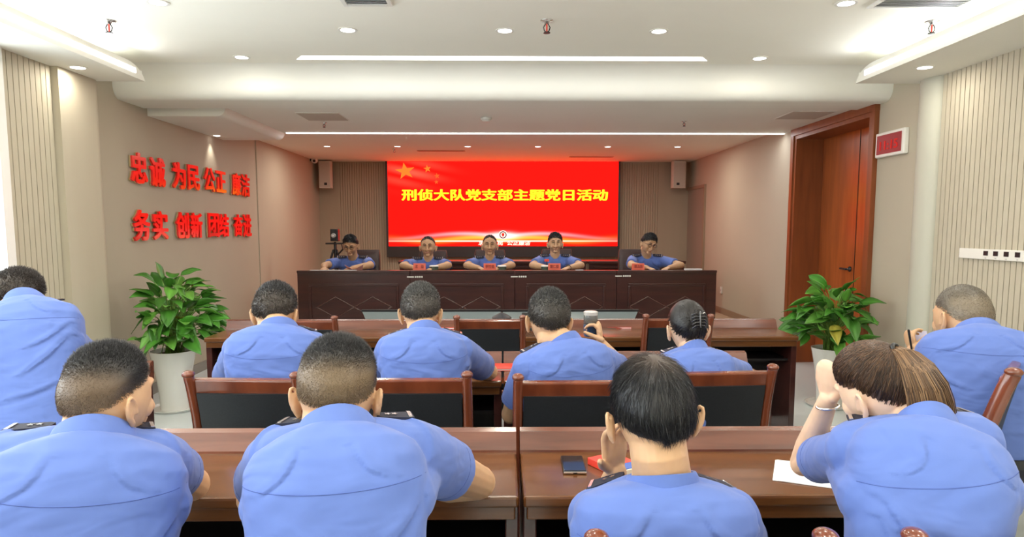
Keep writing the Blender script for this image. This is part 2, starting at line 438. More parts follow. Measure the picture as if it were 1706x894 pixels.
def hand(mb,w,fd,pn,side,curl=(.35,.35,.3),s=1.0,spread=.10,thumb=(.6,.8,.25),big=1.0):
    fd=V(fd).normalized(); pn=V(pn); pn=(pn-fd*pn.dot(fd)).normalized(); lat=fd.cross(pn).normalized()*side
    w=V(w); e=w+fd*.078*s
    mb.tube([w-fd*.01,w+fd*.02*s,w+fd*.05*s,e],[.024*s,.031*s,.038*s,.037*s],n=14,flat=(1,.40),up=lat)
    for i,(o,L) in enumerate(((.029,.070),(.010,.079),(-.010,.073),(-.028,.057))):
        dirn=(fd+lat*(spread*(1.5-i)*.8)).normalized(); p=e+lat*o*s-fd*.006*s; pts=[p-fd*.02*s,p]; ang=0
        ax=pn
        for c_,fr_ in zip(curl,(.45,.32,.26)):
            ang+=c_*(1+.08*i); dd=dirn*math.cos(ang)+pn*math.sin(ang); p=p+dd*(L*fr_*s); pts.append(p)
        mb.tube(pts,[.0098*s*big,.0098*s*big,.0090*s*big,.0083*s*big,.0068*s*big],n=10,up=lat)
    tb=w+fd*.022*s+lat*.026*s; td=(fd*thumb[0]+lat*thumb[1]+pn*thumb[2]).normalized(); t2=(td+pn*.35+fd*.25).normalized()
    mb.tube([tb-td*.01,tb+td*.034*s,tb+td*.034*s+t2*.028*s,tb+td*.034*s+t2*.028*s+t2*.020*s],[.0135*s,.0115*s,.0098*s,.0075*s],n=10)
def bez(a,b,c,t): return a*(1-t)**2+b*2*t*(1-t)+c*t*t
SEC=[(0,.172,.125,2.4),(.12,.176,.128,2.4),(.28,.170,.122,2.4),(.45,.170,.118,2.4),(.60,.180,.120,2.5),(.74,.188,.120,2.6),(.83,.187,.112,2.5),(.90,.170,.098,2.4),(.95,.128,.082,2.2),(.985,.074,.066,2)]
def person(label,hd,hs,ypr,nb,hip,sl,sr,el,er,wl,wr,hl=None,hr=None,skin=None,bw=1.0,bd=1.0,arm=1.0,near=True,sf=.72,hunch=.05,neck=.056,
           hairk=None,face=False,chub=1.0,earx=.0805,female=False,folds=(),brow=True,glasses=False,base=None,sleeve=1.0,seated=True,slen=None):
    skin=skin or skin_a
    base=base or (hip.x,hip.y,0 if hip.y<7 else STG)
    t=thing('person',label,'person',base); 
    vox=.0036 if near else .0062
    mt=head_matrix(hd,hs,*ypr)
    rv=(sr-sl).normalized(); upv=(nb-hip).normalized(); fw=upv.cross(rv).normalized()
    flatf=V((fw.x,fw.y,0)).normalized(); 
    mid=(hip+nb)*.5-fw*hunch*2+V((0,0,.02)); hr0=rv.lerp(V((-0,0,0))+V((flatf.y,-flatf.x,0)),.35).normalized()
    def torso(mb,k,t0=0,t1=1,grow=0,cut=None):
        rings=[]
        for (tt,a,b,ex) in SEC:
            if tt<t0 or tt>t1: continue
            c=bez(hip,mid,nb,tt); tn_=(bez(hip,mid,nb,min(1,tt+.02))-bez(hip,mid,nb,max(0,tt-.02))).normalized()
            r=hr0.lerp(rv,min(1,tt*1.3)).normalized(); r=(r-tn_*r.dot(tn_)).normalized(); f=tn_.cross(r)
            wk=bw if tt<.93 else 1+(bw-1)*.3
            A=a*k*wk+grow; B=b*k*bd+grow; ring=[]
            for i in range(36):
                q=2*PI*i/36; ca,sa=math.cos(q),math.sin(q)
                ring.append(c+r*A*math.copysign(abs(ca)**(2/ex),ca)+f*B*math.copysign(abs(sa)**(2/ex),sa))
            rings.append(ring)
        mb.loft(rings)
    # ---- body (skin): head, neck, core, arms, hands in one surface
    b=MB(); add_head(b,mt,near,ears=True,chub=chub,earx=earx)
    nk=[mt@V((0,-.012,-.03)),mt@V((0,-.028,-.085)),nb.lerp(mt@V((0,-.02,-.08)),.35),nb-upv*.03]
    b.tube(nk,[neck*1.0,neck,neck*1.02,neck*1.12],n=20)
    torso(b,.90)
    for (s_,j,e,w_,hh) in ((-1,sl,el,wl,hl),(1,sr,er,wr,hr)):
        b.tube([nb-upv*.05,j],[.050,.052],n=14)
        m1=j.lerp(e,.5)
        b.tube([j,m1,e],[.054*arm,.050*arm,.041*arm],n=16); 
        fm=e.lerp(w_,.3)
        b.tube([e,fm,e.lerp(w_,.75),w_],[.042*arm,.044*arm,.033*arm,.027*arm],n=16)
        if hh: hand(b,w_,hh['d'],hh['n'],s_*hh.get('side',1),hh.get('curl',(.35,.35,.3)),hh.get('s',1.0),thumb=hh.get('thumb',(.6,.8,.25)),spread=hh.get('spread',.1))
        else:
            d_=(w_-e).normalized(); hand(b,w_,d_+V((0,0,-.1)),V((0,0,-1)),s_,(.25,.25,.2),.96)
    body=remesh(b,'body',skin,t,vox*.92,smooth=2)
    # ---- shirt
    s=MB(); torso(s,1.0); k=1.0
    for (s_,j,e) in ((-1,sl,el),(1,sr,er)):
        s.tube([nb-upv*.035,nb.lerp(j,.55)-upv*.012,j],[.058,.062*sleeve,.068*sleeve],n=18)
        s.ell(j,(.068*bw*sleeve,)*3,None,18,12)
        out=(j-nb).normalized(); d_=(e-j).normalized(); E_=j.lerp(e,sf)
        s.tube([j-d_*.02,j.lerp(e,sf*.35),j.lerp(e,sf*.75),E_],[.064*arm*sleeve,.068*arm*sleeve,.066*arm*sleeve,.067*arm*sleeve],n=24,caps='flat')
        # underarm web to the chest
        s.tube([j-upv*.035,j.lerp(e,.30)-upv*.02-out*.02,bez(hip,mid,nb,.70)+rv*s_*.13*bw],[.050,.050,.070],n=14)
    rng=np.random.RandomState(abs(int(hd.x*991))%9999)
    fl=list(folds)
    if near and not fl or folds=='auto':
        fl=[]
    hw=.19*bw
    auto=[((-hw*.95,-.16),(-hw*.35,-.26),.011,.004),((-hw*.98,-.20),(-hw*.45,-.36),.013,.005),((hw*.95,-.15),(hw*.4,-.24),.011,.004),((hw*.98,-.20),(hw*.35,-.34),.013,.005),
          ((-hw*.9,-.40),(-hw*.1,-.43),.012,.004),((hw*.95,-.38),(hw*.2,-.42),.011,.0045),((-.05,-.03),(-hw*.7,-.11),.010,.003),((.05,-.03),(hw*.7,-.10),.010,.003)]
    fl=auto+list(folds if not isinstance(folds,str) else [])
    cn=np.array(nb); R_=np.array(rv); U_=np.array(upv); F_=np.array(fw)
    def post(co,no):
        q=co-cn; u=q@R_; v=q@U_; bk=no@F_; back=np.clip((-bk-.05)*2.2,0,1) if not face else np.clip((np.abs(bk)-.05)*2,0,1)
        disp=np.zeros(len(co))
        for (a,c,wd,am) in fl:
            a=np.array(a);c=np.array(c); ab=c-a; tt=np.clip(((u-a[0])*ab[0]+(v-a[1])*ab[1])/(ab@ab),0,1)
            # gentle bow
            px=a[0]+ab[0]*tt; py=a[1]+ab[1]*tt-.012*np.sin(tt*PI)
            du=u-px; dv=v-py; sg=np.sign(dv); dist=np.sqrt(du*du+dv*dv); taper=np.sin(np.clip(tt,.04,.96)*PI)**.5
            disp+=taper*(am*1.2*np.exp(-((dist*sg-wd*.7)/wd)**2)-am*1.0*np.exp(-((dist*sg+wd*.7)/wd)**2))
        # slow cloth undulation everywhere
        ph=rng.uniform(0,6,6)
        und=np.sin(co[:,0]*31+co[:,2]*19+ph[0])*np.sin(co[:,2]*23-co[:,1]*17+ph[1])*.0016+np.sin(co[:,0]*67-co[:,2]*53+ph[2])*np.sin(co[:,1]*49+co[:,2]*38+ph[3])*.0009
        return (co+no*((disp*back)+und)[:,None]).astype(np.float32)
    shirt=remesh(s,'shirt',shirt_m,t,vox*1.3,smooth=6 if near else 4,post=post)
    # BVH for trims
    L=ROOT[t.name]; me=shirt.data; bv=BVHTree.FromPolygons([v.co+L for v in me.vertices],[tuple(p.vertices) for p in me.polygons])
    # yoke seam across the back
    if near or not face:
        pts=[]
        for i in range(41):
            u=(-1+2*i/40)*.185*bw; o=nb+rv*u-upv*(.115-.5*u*u)-fw*.5
            h_=bv.ray_cast(o,fw)
            if h_[0] is not None: pts.append(h_[0]-fw*.0004)
        if len(pts)>4: MB().tube(pts,.0009,n=5,caps='flat').build('yoke_seam',seam_m,shirt,smooth=True)
    # sleeve hems
    hm=MB()
    for (j,e) in ((sl,el),(sr,er)):
        hm=MB()
        for fr_ in (sf-.085,):
            c=j.lerp(e,fr_); d_=(e-j).normalized(); u=d_.orthogonal().normalized(); w_=d_.cross(u); pts=[]
            for i in range(33):
                a=2*PI*i/32; o=c+(u*math.cos(a)+w_*math.sin(a))*.25; h_=bv.ray_cast(o,(c-o).normalized())
                if h_[0] is not None and (h_[0]-c).length<.10: pts.append(h_[0])
                else:
                    if len(pts)>3: hm.tube(pts,.0011,n=4,caps='flat')
                    pts=[]
            if len(pts)>3: hm.tube(pts,.0011,n=4,caps='flat')
        if hm.v: hm.build('hem_stitch',seam_m,shirt,smooth=True)
    # collar
    nd=((mt@V((0,-.03,-.10)))-nb).normalized(); ax=(upv*.72+nd*.28).normalized(); fx=(fw-ax*fw.dot(ax)).normalized(); rx=fx.cross(ax)
    col=MB(); rings=[]; N_=30; rr=neck*1.10+.003
    for i in range(N_+1):
        a=R(28)+(2*PI-R(56))*i/N_; fb=(1-math.cos(a))/2   # 0 front, 1 back
        dr=fx*math.cos(a)+rx*math.sin(a); c=nb-ax*.030*(1-fb)*1.3-ax*.004+nd*.010+fx*.004
        h1=.014+.022*fb; 
        rings.append([c+dr*(rr+.015)-ax*(.014+.008*fb),c+dr*(rr+.0075)+ax*(h1*.6),c+dr*(rr+.002)+ax*h1,c+dr*(rr-.003)+ax*(h1-.001),c+dr*(rr-.002)-ax*.015])
    col.loft(rings)
    if face:
        for q in (-1,1):
            a0=nb+fx*(rr*.85)+rx*q*.028-ax*.006; 
            col.loft([[a0,a0+rx*q*.035-fx*.010+ax*.012,a0+rx*q*.040-ax*.028+fx*.006,a0+rx*q*.012-ax*.052+fx*.024],[x+fx*.006 for x in (a0,a0+rx*q*.035-fx*.010+ax*.012,a0+rx*q*.040-ax*.028+fx*.006,a0+rx*q*.012-ax*.052+fx*.024)]])
    col.build('collar',shirt_m,shirt,smooth=False,angle=50)
    # shoulder boards
    for (s_,j) in ((-1,sl),(1,sr)):
        p=[]
        for f_ in ((.42,1.12) if face else (.55,1.12)):
            o=nb.lerp(j,f_)+V((0,0,.3))+flatf*(0 if face else .035); h_=bv.ray_cast(o,V((0,0,-1)))
            if face:
                dq=(V((0,0,1))+flatf*.95).normalized(); o=nb.lerp(j,f_*.98)+dq*.3; h_=bv.ray_cast(o,-dq)
            p.append((h_[0] if h_[0] is not None else nb.lerp(j,f_)+V((0,0,.06)))+V((0,0,.004)))
        lim=.085 if face else .055
        if p[1].z<p[0].z-lim: p[1].z=p[0].z-lim
        dx=(p[1]-p[0]); ln=dx.length; dx.normalize(); nz=(V((0,0,1))+flatf*.95).normalized() if face else V((0,0,1)); up2=(nz-dx*dx.dot(nz)).normalized(); dy=dx.cross(up2)
        fr_=M((dx,dy,up2)).transposed(); e=MB()
        pts=[(0,-.012),(.012,-.020),(ln,-.026),(ln,.026),(.012,.020),(0,.012)]
        e.loft([[p[0]+fr_@V((a,c,-.001)) for a,c in pts],[p[0]+fr_@V((a,c,.005)) for a,c in pts]])
        eo=e.build('shoulder_board',navy,t,label='dark navy shoulder board with silver marks')
        g=MB()
        for kk in range(3 if face else 2):
            c0=p[0]+fr_@V((ln*(.30+.19*kk),0,.0055)); st=[]
            for i in range(10):
                a=2*PI*i/10; r_=.0085 if i%2==0 else .0038; st.append((math.cos(a)*r_,math.sin(a)*r_))
            g.loft([[c0+fr_@V((a,c,0)) for a,c in st],[c0+fr_@V((a,c,.002)) for a,c in st]])
        c0=p[0]+fr_@V((ln*.90,0,.0055)); g.loft([[c0+fr_@V(q) for q in ((-.004,-.022,0),(.004,-.022,0),(.004,.022,0),(-.004,.022,0))],[c0+fr_@V(q) for q in ((-.004,-.022,.002),(.004,-.022,.002),(.004,.022,.002),(-.004,.022,.002))]])
        g.build('silver_mark',silver,eo)
    # trousers and shoes
    bt=MB(); c=hip
    z0=base[2]; flr=z0
    rl=V((flatf.y,-flatf.x,0))
    bt.ell(hip-V((0,0,.02)),(.165*bw,.14*bd,.11),M.Rotation(math.atan2(rl.y,rl.x),3,'Z'),24,14)
    for q in (-1,1):
        kn=hip+rl*q*.11+flatf*(.40 if seated else .22); kn.z=flr+.50; an=kn+flatf*(.02 if seated else -.1); an.z=flr+.09
        bt.tube([hip+rl*q*.09-V((0,0,.02)),kn],[.086,.062],n=16); bt.tube([kn,kn.lerp(an,.4),an],[.062,.058,.048],n=14)
        sh_=MB().tube([an-flatf*.03-V((0,0,.045)),an+flatf*.10-V((0,0,.052)),an+flatf*.17-V((0,0,.058))],[.042,.038,.028],n=12,flat=(1,1)); sh_.build('shoe',black,t,smooth=True)
    remesh(bt,'trousers',trous,t,.012,smooth=3)
    bl=MB(); c=bez(hip,mid,nb,.05); tn_=(bez(hip,mid,nb,.09)-bez(hip,mid,nb,.0)).normalized(); r=(hr0-tn_*hr0.dot(tn_)).normalized(); f=tn_.cross(r); ro=[]
    for dz in (-.02,.02):
        ring=[]
        for i in range(36):
            q=2*PI*i/36; ca,sa=math.cos(q),math.sin(q); ring.append(c+tn_*dz+r*(.172*bw+.006)*math.copysign(abs(ca)**.83,ca)+f*(.125*bd+.006)*math.copysign(abs(sa)**.83,sa))
        ro.append(ring)
    bl.loft(ro).build('belt',black,t)
    # hair
    if hairk is not None:
        hk=dict(hairk); style=hk.pop('style'); n_=hk.pop('n',2500); ex=hk.pop('extra',None)
        hb=hair(t,mt,style,n_,near,chub=chub,**hk)
        if ex: ex(hb,mt)
        hb.build('hair',hair_m,t,smooth=True,fix=False)
    if face:
        s_=hs; lp=MB(); q_=mt; bm_=newmat('brow_hair',(.03,.022,.02),.8) if 'brow_hair' not in MATS else MATS['brow_hair']
        for q in (-1,1):
            MB().tube([q_@V((q*.046,.079,.036)),q_@V((q*.032,.090,.041)),q_@V((q*.014,.094,.036))],[.0025,.0042,.0036],n=6).build('eyebrow',bm_,t,smooth=True)
            MB().tube([q_@V((q*.042,.082,.016)),q_@V((q*.030,.090,.018)),q_@V((q*.018,.090,.015))],[.0022,.0042,.0025],n=6).build('eye',black,t,smooth=True)
        lp.tube([q_@V((-.020,.091,-.059)),q_@V((0,.097,-.058)),q_@V((.020,.091,-.059))],[.002,.0038,.002],n=6)
        lp.build('lips',newmat('lip',(.42,.14,.10),.5) if 'lip' not in MATS else MATS['lip'],t,smooth=True)
        # breast badges and placket
        bd_=MB()
        for q,wd in ((-1,.045),(1,.05)):
            o=nb+rv*q*.095-upv*.15+fw*.5; h_=bv.ray_cast(o,-fw)
            if h_[0] is not None: bd_.box(tuple(h_[0]-V((wd,.006,.010))),tuple(h_[0]+V((wd,.004,.010))))
        if bd_.v: bd_.build('breast_badge',navy,shirt,label='dark breast badge')
        pts=[]
        for i in range(16):
            o=nb-upv*(.06+.02*i)+fw*.5; h_=bv.ray_cast(o,-fw)
            if h_[0] is not None: pts.append(h_[0]+fw*.001)
        if len(pts)>3: MB().tube(pts,.004,n=5,caps='flat').build('button_placket',seam_m,shirt,smooth=True)
        j,e=sl,el; c=j.lerp(e,.35); d_=(e-j).normalized(); o=c+(fw*.6+rv*-.6).normalized()*.3; h_=bv.ray_cast(o,(c-o).normalized())
        if h_[0] is not None: MB().ell(h_[0],(.022,.010,.028),None,14,8).build('sleeve_patch',navy,shirt,smooth=True)
    if glasses:
        g=MB()
        for q in (-1,1):
            pts=[]
            for i in range(17):
                a=2*PI*i/16; pts.append(mt@V((q*.032+.022*math.cos(a),.101,.014+.017*math.sin(a))))
            g.tube(pts,.0022,n=6,caps='flat'); g.tube([mt@V((q*.054,.098,.018)),mt@V((q*.080*chub,.0,.006))],.002,n=6)
        g.tube([mt@V((-.010,.102,.016)),mt@V((.010,.102,.016))],.002,n=6)
        g.build('glasses',black,t,smooth=True)
    return t,mt,bv


# ================================================================ STRUCTURE
XL,XR,YB,STG=-3.25,3.30,12.2,.25
struct('floor',MB().box((-3.6,-3.2,-.1),(3.7,YB+.2,0)),floor_m)
struct('floor',MB().box((XL,7.75,.001),(XR,YB,STG)),stage_m)
ZS=2.66; ZB=2.61; ZR=2.86; ZM=2.63; ZA=2.69; XI=2.77
struct('ceiling',MB().box((-3.5,-3.2,ZR),(3.6,5.80,ZR+.1)),ceil_m)
# cross beam with rolled lip
prof=[(5.70,ZR+.02),(5.70,ZR)]
for k in range(9):
    a=PI/2*k/8; prof.append((5.70+.17*math.sin(a),ZR-.14*(1-math.cos(a))))
for k in range(1,9):
    a=PI/2*k/8; prof.append((5.87+.10*(1-math.cos(a)),ZR-.14-(ZR-.14-ZB)*math.sin(a)))
prof+=[(6.36,ZB),(6.36,ZR+.02)]
struct('trim_1',MB().prism(prof,'x',-3.5,3.6),beam_m,angle=40)
struct('trim_2',MB().box((-3.5,6.36,ZB+.012),(3.6,6.40,ZB+.05)),newmat('dark_gap',(.16,.10,.07),.6))
struct('ceiling',MB().box((-3.5,6.40,ZM),(3.6,8.05,ZM+.2)),beam_m)
struct('trim_3',MB().box((-3.5,8.05,ZM-.005),(3.6,8.12,ZM+.2)),beam_m)
struct('ceiling',MB().box((-3.5,8.12,ZA),(3.6,YB+.2,ZA+.15)),ceil_m)
# side soffits with an upstand lip and an up-lit cove behind it
for sgn,nm in ((-1,'trim_4'),(1,'trim_5')):
    m=MB(); xo=3.5 if sgn<0 else 3.6
    a,b=sorted((sgn*(XI+.0205),sgn*xo)); m.box((a,-3.2,ZS),(b,5.46,ZS+.02)).box((a,5.44,ZS+.0205),(b,5.46,ZS+.08))
    a,b=sorted((sgn*XI,sgn*(XI+.02)))
    pts=[(-3.2,ZS),(5.46,ZS)]
    for k in range(1,7):
        t=k/6; pts.append((5.46-.26*t**1.6,ZS+.11*math.sin(t*PI/2)))
    pts+=[(-3.2,ZS+.11)]
    m.prism(pts,'x',a,b)
    struct(nm,m,beam_m)
# dropped box at the left of the middle bay, rounded inner edge
pb=[(-3.5,2.55),(-2.62,2.55)]+[(-2.62+.08*math.sin(PI/2*k/6),2.63-.08*math.cos(PI/2*k/6)) for k in range(1,7)]+[(-2.54,2.66),(-3.5,2.66)]
struct('trim_6',MB().prism(pb,'y',6.42,8.13),beam_m,angle=40)
# walls
def slat_wall(name,u0,u1,z0,z1,pitch,gap,place,m=slat_m):
    mb=MB(); g=MB(); n=int(abs(u1-u0)/pitch); du=(u1-u0)/n
    for i in range(n):
        a=u0+i*du; mb.box(*place(a,a+du*(1-gap/pitch),z0,z1,0,.012))
    o=struct(name,mb,m)
    return o
def pl_left(x): return lambda a,b,z0,z1,d0,d1:((x,min(a,b),z0),(x+d1,max(a,b),z1))
def pl_right(x): return lambda a,b,z0,z1,d0,d1:((x-d1,min(a,b),z0),(x,max(a,b),z1))
def pl_back(y): return lambda a,b,z0,z1,d0,d1:((min(a,b),y-d1,z0),(max(a,b),y,z1))
# left side
XS=-3.17
struct('wall_left',MB().box((-3.4,4.96,0),(XL,9.15,2.9)),wall_m)
struct('wall_left',MB().box((-3.4,9.15,0),(XL+.012,YB+.1,2.9)),wall_m)
struct('wall_left',MB().box((-3.6,4.42,0),(XS-.012,4.97,2.9)),slat_gap)
slat_wall('wall_left',4.42,4.96,0,ZS+.01,.05,.007,pl_left(XS-.012))
colp=[(-3.38,4.96),(-3.12,4.96)]+[(-3.12-.10*(1-math.cos(PI/2*k/8)),5.38+.12*math.sin(PI/2*k/8)) for k in range(9)]+[(-3.38,5.50)]
struct('wall_left',MB().prism(colp,'z',0,ZS+.02),slat_m,angle=40)
# window zone at the left (daylight), sill wall below and lintel above
struct('wall_left',MB().box((-3.4,-3.2,0),(XS,4.42,.85)).box((-3.4,-3.2,2.6),(XS,4.42,2.9)).box((-3.4,-3.2,.85),(XS,-2.9,2.6)).box((-3.4,-1.2,.85),(XS,-1.0,2.6)).box((-3.4,.7,.85),(XS,.9,2.6)).box((-3.4,2.6,.85),(XS,2.9,2.6)),wall_m)
wfr=newmat('window_white',(.85,.85,.83),.4)
def window(nm,y0,y1):
    f=MB()
    for a,b in ((y0,y0+.06),(y1-.06,y1),((y0+y1)/2-.03,(y0+y1)/2+.03)): f.box((-3.30,a,.85),(-3.22,b,2.6))
    f.box((-3.30,y0,.85),(-3.22,y1,.91)); f.box((-3.30,y0,2.54),(-3.22,y1,2.6)); f.box((-3.30,y0,1.9),(-3.22,y1,1.95))
    o=struct(nm,f,wfr); 
    MB().box((-3.265,y0,.85),(-3.259,y1,2.6)).build('pane',glass,o)
    MB().box((-3.22,y0-.02,.83),(-3.10,y1+.02,.86)).build('window_sill',wfr,o)
    MB().box((-3.21,y1-.05,.82),(XS+.03,y1+.03,2.66)).build('window_trim',wfr,o)
window('window_1',2.9,4.42); window('window_2',.9,2.6); window('added_window_3',-1.0,.7); window('added_window_4',-2.9,-1.2)  # last two are added out of view to bring more daylight onto the ceiling
# right side
XSR=3.27
DY0,DY1,DZ=6.12,7.74,2.565
struct('wall_right',MB().box((XR,5.3,0),(3.7,DY0,2.9)).box((XR,DY0,DZ),(3.7,DY1,2.9)).box((XR,DY1,0),(3.7,YB+.1,2.9)),wall_m)
struct('wall_right',MB().box((XSR+.012,-3.2,0),(3.7,5.16,2.9)),slat_gap)
slat_wall('wall_right',2.5,5.16,0,ZS+.01,.05,.007,pl_right(XSR+.012))
struct('wall_right',MB().box((XSR,-3.2,0),(3.4,2.5,ZS+.01)),wall_m)
cr=[(3.4,5.15),(3.285,5.15)]+[(3.285-.075*math.sin(PI*k/12),5.29-.13*math.cos(PI*k/12)) for k in range(13)]+[(3.4,5.43)]
struct('wall_right',MB().prism(cr,'z',0,ZS+.02),newmat('column_paint',(.50,.49,.41),.6),angle=50)
struct('wall_far',MB().box((-3.5,YB,0),(3.7,YB+.2,2.9)),slat_gap)
slat_bk=noisy('rear_slat_panel',(.36,.29,.21),(.39,.31,.225),scale=(1,1,.2),nscale=4,rough=.7)
slat_wall('wall_far',-2.9,2.75,STG,ZA,.042,.006,pl_back(YB),slat_bk)
struct('wall_far',MB().box((XL,YB-.012,STG),(-2.9,YB,ZA)).box((2.75,YB-.012,STG),(XR,YB,ZA)),slat_bk)
struct('wall_behind',MB().box((-3.6,-3.3,0),(3.7,-3.2,2.9)),wall_m)
# side passage near the stage's right rear: dark edged opening return
o=struct('door_2',MB().box((XR-.035,11.15,STG),(XR-.001,11.20,2.24)).box((XR-.037,11.148,2.19),(XR-.0005,YB-.013,2.242)),base_m)
MB().box((XR-.014,11.20,STG),(XR-.002,YB-.013,2.19)).build('door_panel',newmat('dim_panel',(.30,.25,.20),.7),o)
struct('baseboard_left',MB().box((XL,5.5,0),(XL+.015,7.75,.10)).box((XL+.012,7.76,STG),(XL+.027,YB-.02,STG+.10)),newmat('base_grey',(.27,.25,.22),.5))
struct('baseboard_right',MB().box((XR-.015,7.80,STG),(XR,11.1,STG+.09)).box((XR-.015,5.44,0),(XR,6.05,.09)),base_m)
# recessed door
d=struct('door_1',MB().box((XR+.28,DY0+.02,0),(XR+.33,DY1-.02,DZ-.02)),doorwood)
MB().box((XR-.03,DY0-.01,0),(XR+.33,DY0+.05,DZ)).box((XR-.03,DY1-.05,0),(XR+.33,DY1+.03,DZ)).box((XR-.032,DY0-.012,DZ-.05),(XR+.332,DY1+.032,DZ+.058)).box((XR-.045,DY0-.06,0),(XR-.001,DY0-.01,DZ+.06)).box((XR-.045,DY1+.0,0),(XR-.001,DY1+.07,DZ+.06)).box((XR-.048,DY0-.063,DZ-.01),(XR-.0005,DY1+.073,DZ+.064)).build('door_frame',doorwood_dk,d)
MB().box((XR+.275,6.90,.0),(XR+.279,6.908,DZ-.05)).build('leaf_gap',black,d)
h=at(1410,448,X=XR+.24)
mh=MB(); mh.lathe([(.0,0),(.028,0),(.028,.012),(.010,.014),(.010,.04)],c=(XR+.28,h.y,h.z),rot=M.Rotation(-PI/2,3,'Y')); mh.tube([(XR+.235,h.y,h.z),(XR+.235,h.y+.12,h.z)],.011)
mh.build('door_handle',black,d,smooth=True)
# ---------------------------------------------------------------- ceiling lights
def downlight(x,y,z,label,r=.052,power=K_DOWN,group='recessed ceiling spotlights',spread=PI,rowcol=WARM):
    t=thing('recessed_downlight',label,'ceiling light',(x,y,z),group=group)
    MB().lathe([(r+.012,-.004),(r+.012,.0),(r-.004,.0),(r-.004,-.004),(r+.012,-.004)],n=28,cap=False).build('trim_ring',white,t,local=True,smooth=False)
    MB().lathe([(0,-.0005),(r-.004,-.0005),(r-.004,-.0045),(0,-.0045)],n=28).build('diffuser',led,t,local=True)
    area('downlight_lamp',(0,0,-.012),r*1.7,0,power,rowcol,shape='DISK',spread=spread,parent=t)
    return t
for x,y,lb,*pk in ((-1.045,4.77,'round white downlight, left one of the three before the long ceiling strip'),(.015,4.77,'round white downlight in the middle just before the long ceiling strip'),(1.06,4.77,'round white downlight, right one of the three before the long ceiling strip'),
    (-2.04,5.52,'round downlight level with the left end of the long ceiling strip',.25),(2.02,5.50,'round downlight level with the right end of the long ceiling strip',.25),
    (-2.04,4.22,'round downlight by the top edge of the photo, near the left air cove'),(2.04,4.18,'round downlight by the top edge of the photo, beside the right air grille')):
    downlight(x,y,ZR,lb,power=K_DOWN*(pk[0] if pk else 1))
downlight(-3.0,at(119,112,Z=ZS).y,ZS,'round downlight in the lowered left soffit above the slatted wall',power=K_DOWN*.35)
downlight(2.98,at(1550,112,Z=ZS).y,ZS,'round downlight in the lowered right soffit above the column',power=K_DOWN*.35)
for x in (-2.3,-1.15,0,1.15,2.3):
    for iy,y in enumerate((-2.2,-.6,1.0,2.6)): downlight(x,y,ZR,'round ceiling downlight over the rear of the hall, '+('rearmost','second','third','foremost')[iy]+' cross row, '+{-2.3:'far left',-1.15:'inner left',0:'middle',1.15:'inner right',2.3:'far right'}[x],group='ceiling downlights towards the rear of the hall')
for i,x in enumerate((-2.5,-1.5,-.5,.5,1.5,2.5)):
    downlight(x,9.9,ZA,'small round downlight above the stage, '+('leftmost of six','second from the left','third from the left','third from the right','second from the right','rightmost of six')[i]+' in the row',r=.045,power=K_DOWN*1.25)
# wall washer over the wall lettering
pw=at(369,232,Z=2.55); t=thing('wall_washer_spotlight','small spotlight under the dropped ceiling box lighting the wall above the red letters','ceiling light',(-3.17,7.75,2.55))
MB().lathe([(.0,-.004),(.03,-.004),(.035,0),(0,0)],n=20).build('diffuser',led,t,local=True)
sp=bpy.data.lights.new('washer','SPOT'); sp.energy=5; sp.spot_size=R(70); sp.spot_blend=.9; sp.color=WARM; sp.shadow_soft_size=.02
so=bpy.data.objects.new('washer_lamp',sp); COL.objects.link(so); so.parent=t; so.location=(0,0,-.02); so.rotation_euler=(0,R(12),0)
# strips
def strip(name,label,lo,hi,power,rot,size,lampoff,mitre=None,group=None,mat=strip_e,col=(.97,.99,1)):
    c=(V(lo)+V(hi))/2; t=thing(name,label,'strip light',tuple(c),group=group)
    if mitre: MB().prism(mitre,'z',lo[2],hi[2]).build('diffuser',mat,t)
    else: MB().box(lo,hi).build('diffuser',mat,t)
    if power: area('strip_lamp',lampoff,size[0],size[1],power,col,rot=rot,parent=t)
    return t
strip('linear_light','long white light strip with slanted ends set in the raised ceiling',(-1.63,5.47,ZR-.004),(1.63,5.58,ZR+.001),K_STRIP*.12,(0,0,0),(3.0,.10),(0,0,-.012),mat=newmat('linear_glow',(1,1,1),.5,emit=(.97,.99,1),estr=1.2),mitre=[(-1.56,5.47),(1.56,5.47),(1.63,5.585),(-1.63,5.585)])
strip('linear_light','thin white light line across the edge of the stage ceiling',(-2.5,8.05,ZM-.012),(XR-.02,8.085,ZM-.004),K_STRIP*1.0,(0,0,0),(5.6,.03),(0,0,-.015))
for sg in (-1,1):
    a,b=sorted((sg*(XI-.004),sg*(XI+.002)))
    strip('cove_line_light','bright light line running along the inner edge of the '+('left' if sg<0 else 'right')+' ceiling soffit',(a,-3.1,ZS+.035),(b,5.33,ZS+.070),K_STRIP*1.0,(0,R(-90) if sg<0 else R(90),0),(.03,8.3),(-sg*.012,0,0),mat=strip_e)
    t=thing('cove_light','hidden light in the trough above the '+('left' if sg<0 else 'right')+' soffit lip','strip light',(sg*3.02,1.2,ZS+.03))
    MB().box((sg*2.95-.02,-2.9,ZS+.021),(sg*2.95+.02,5.3,ZS+.04)).build('led_tape',strip_e,t)
    area('cove_lamp',(0,0,.02),.42,8.2,K_COVE,COOL,rot=(PI,0,0),parent=t)
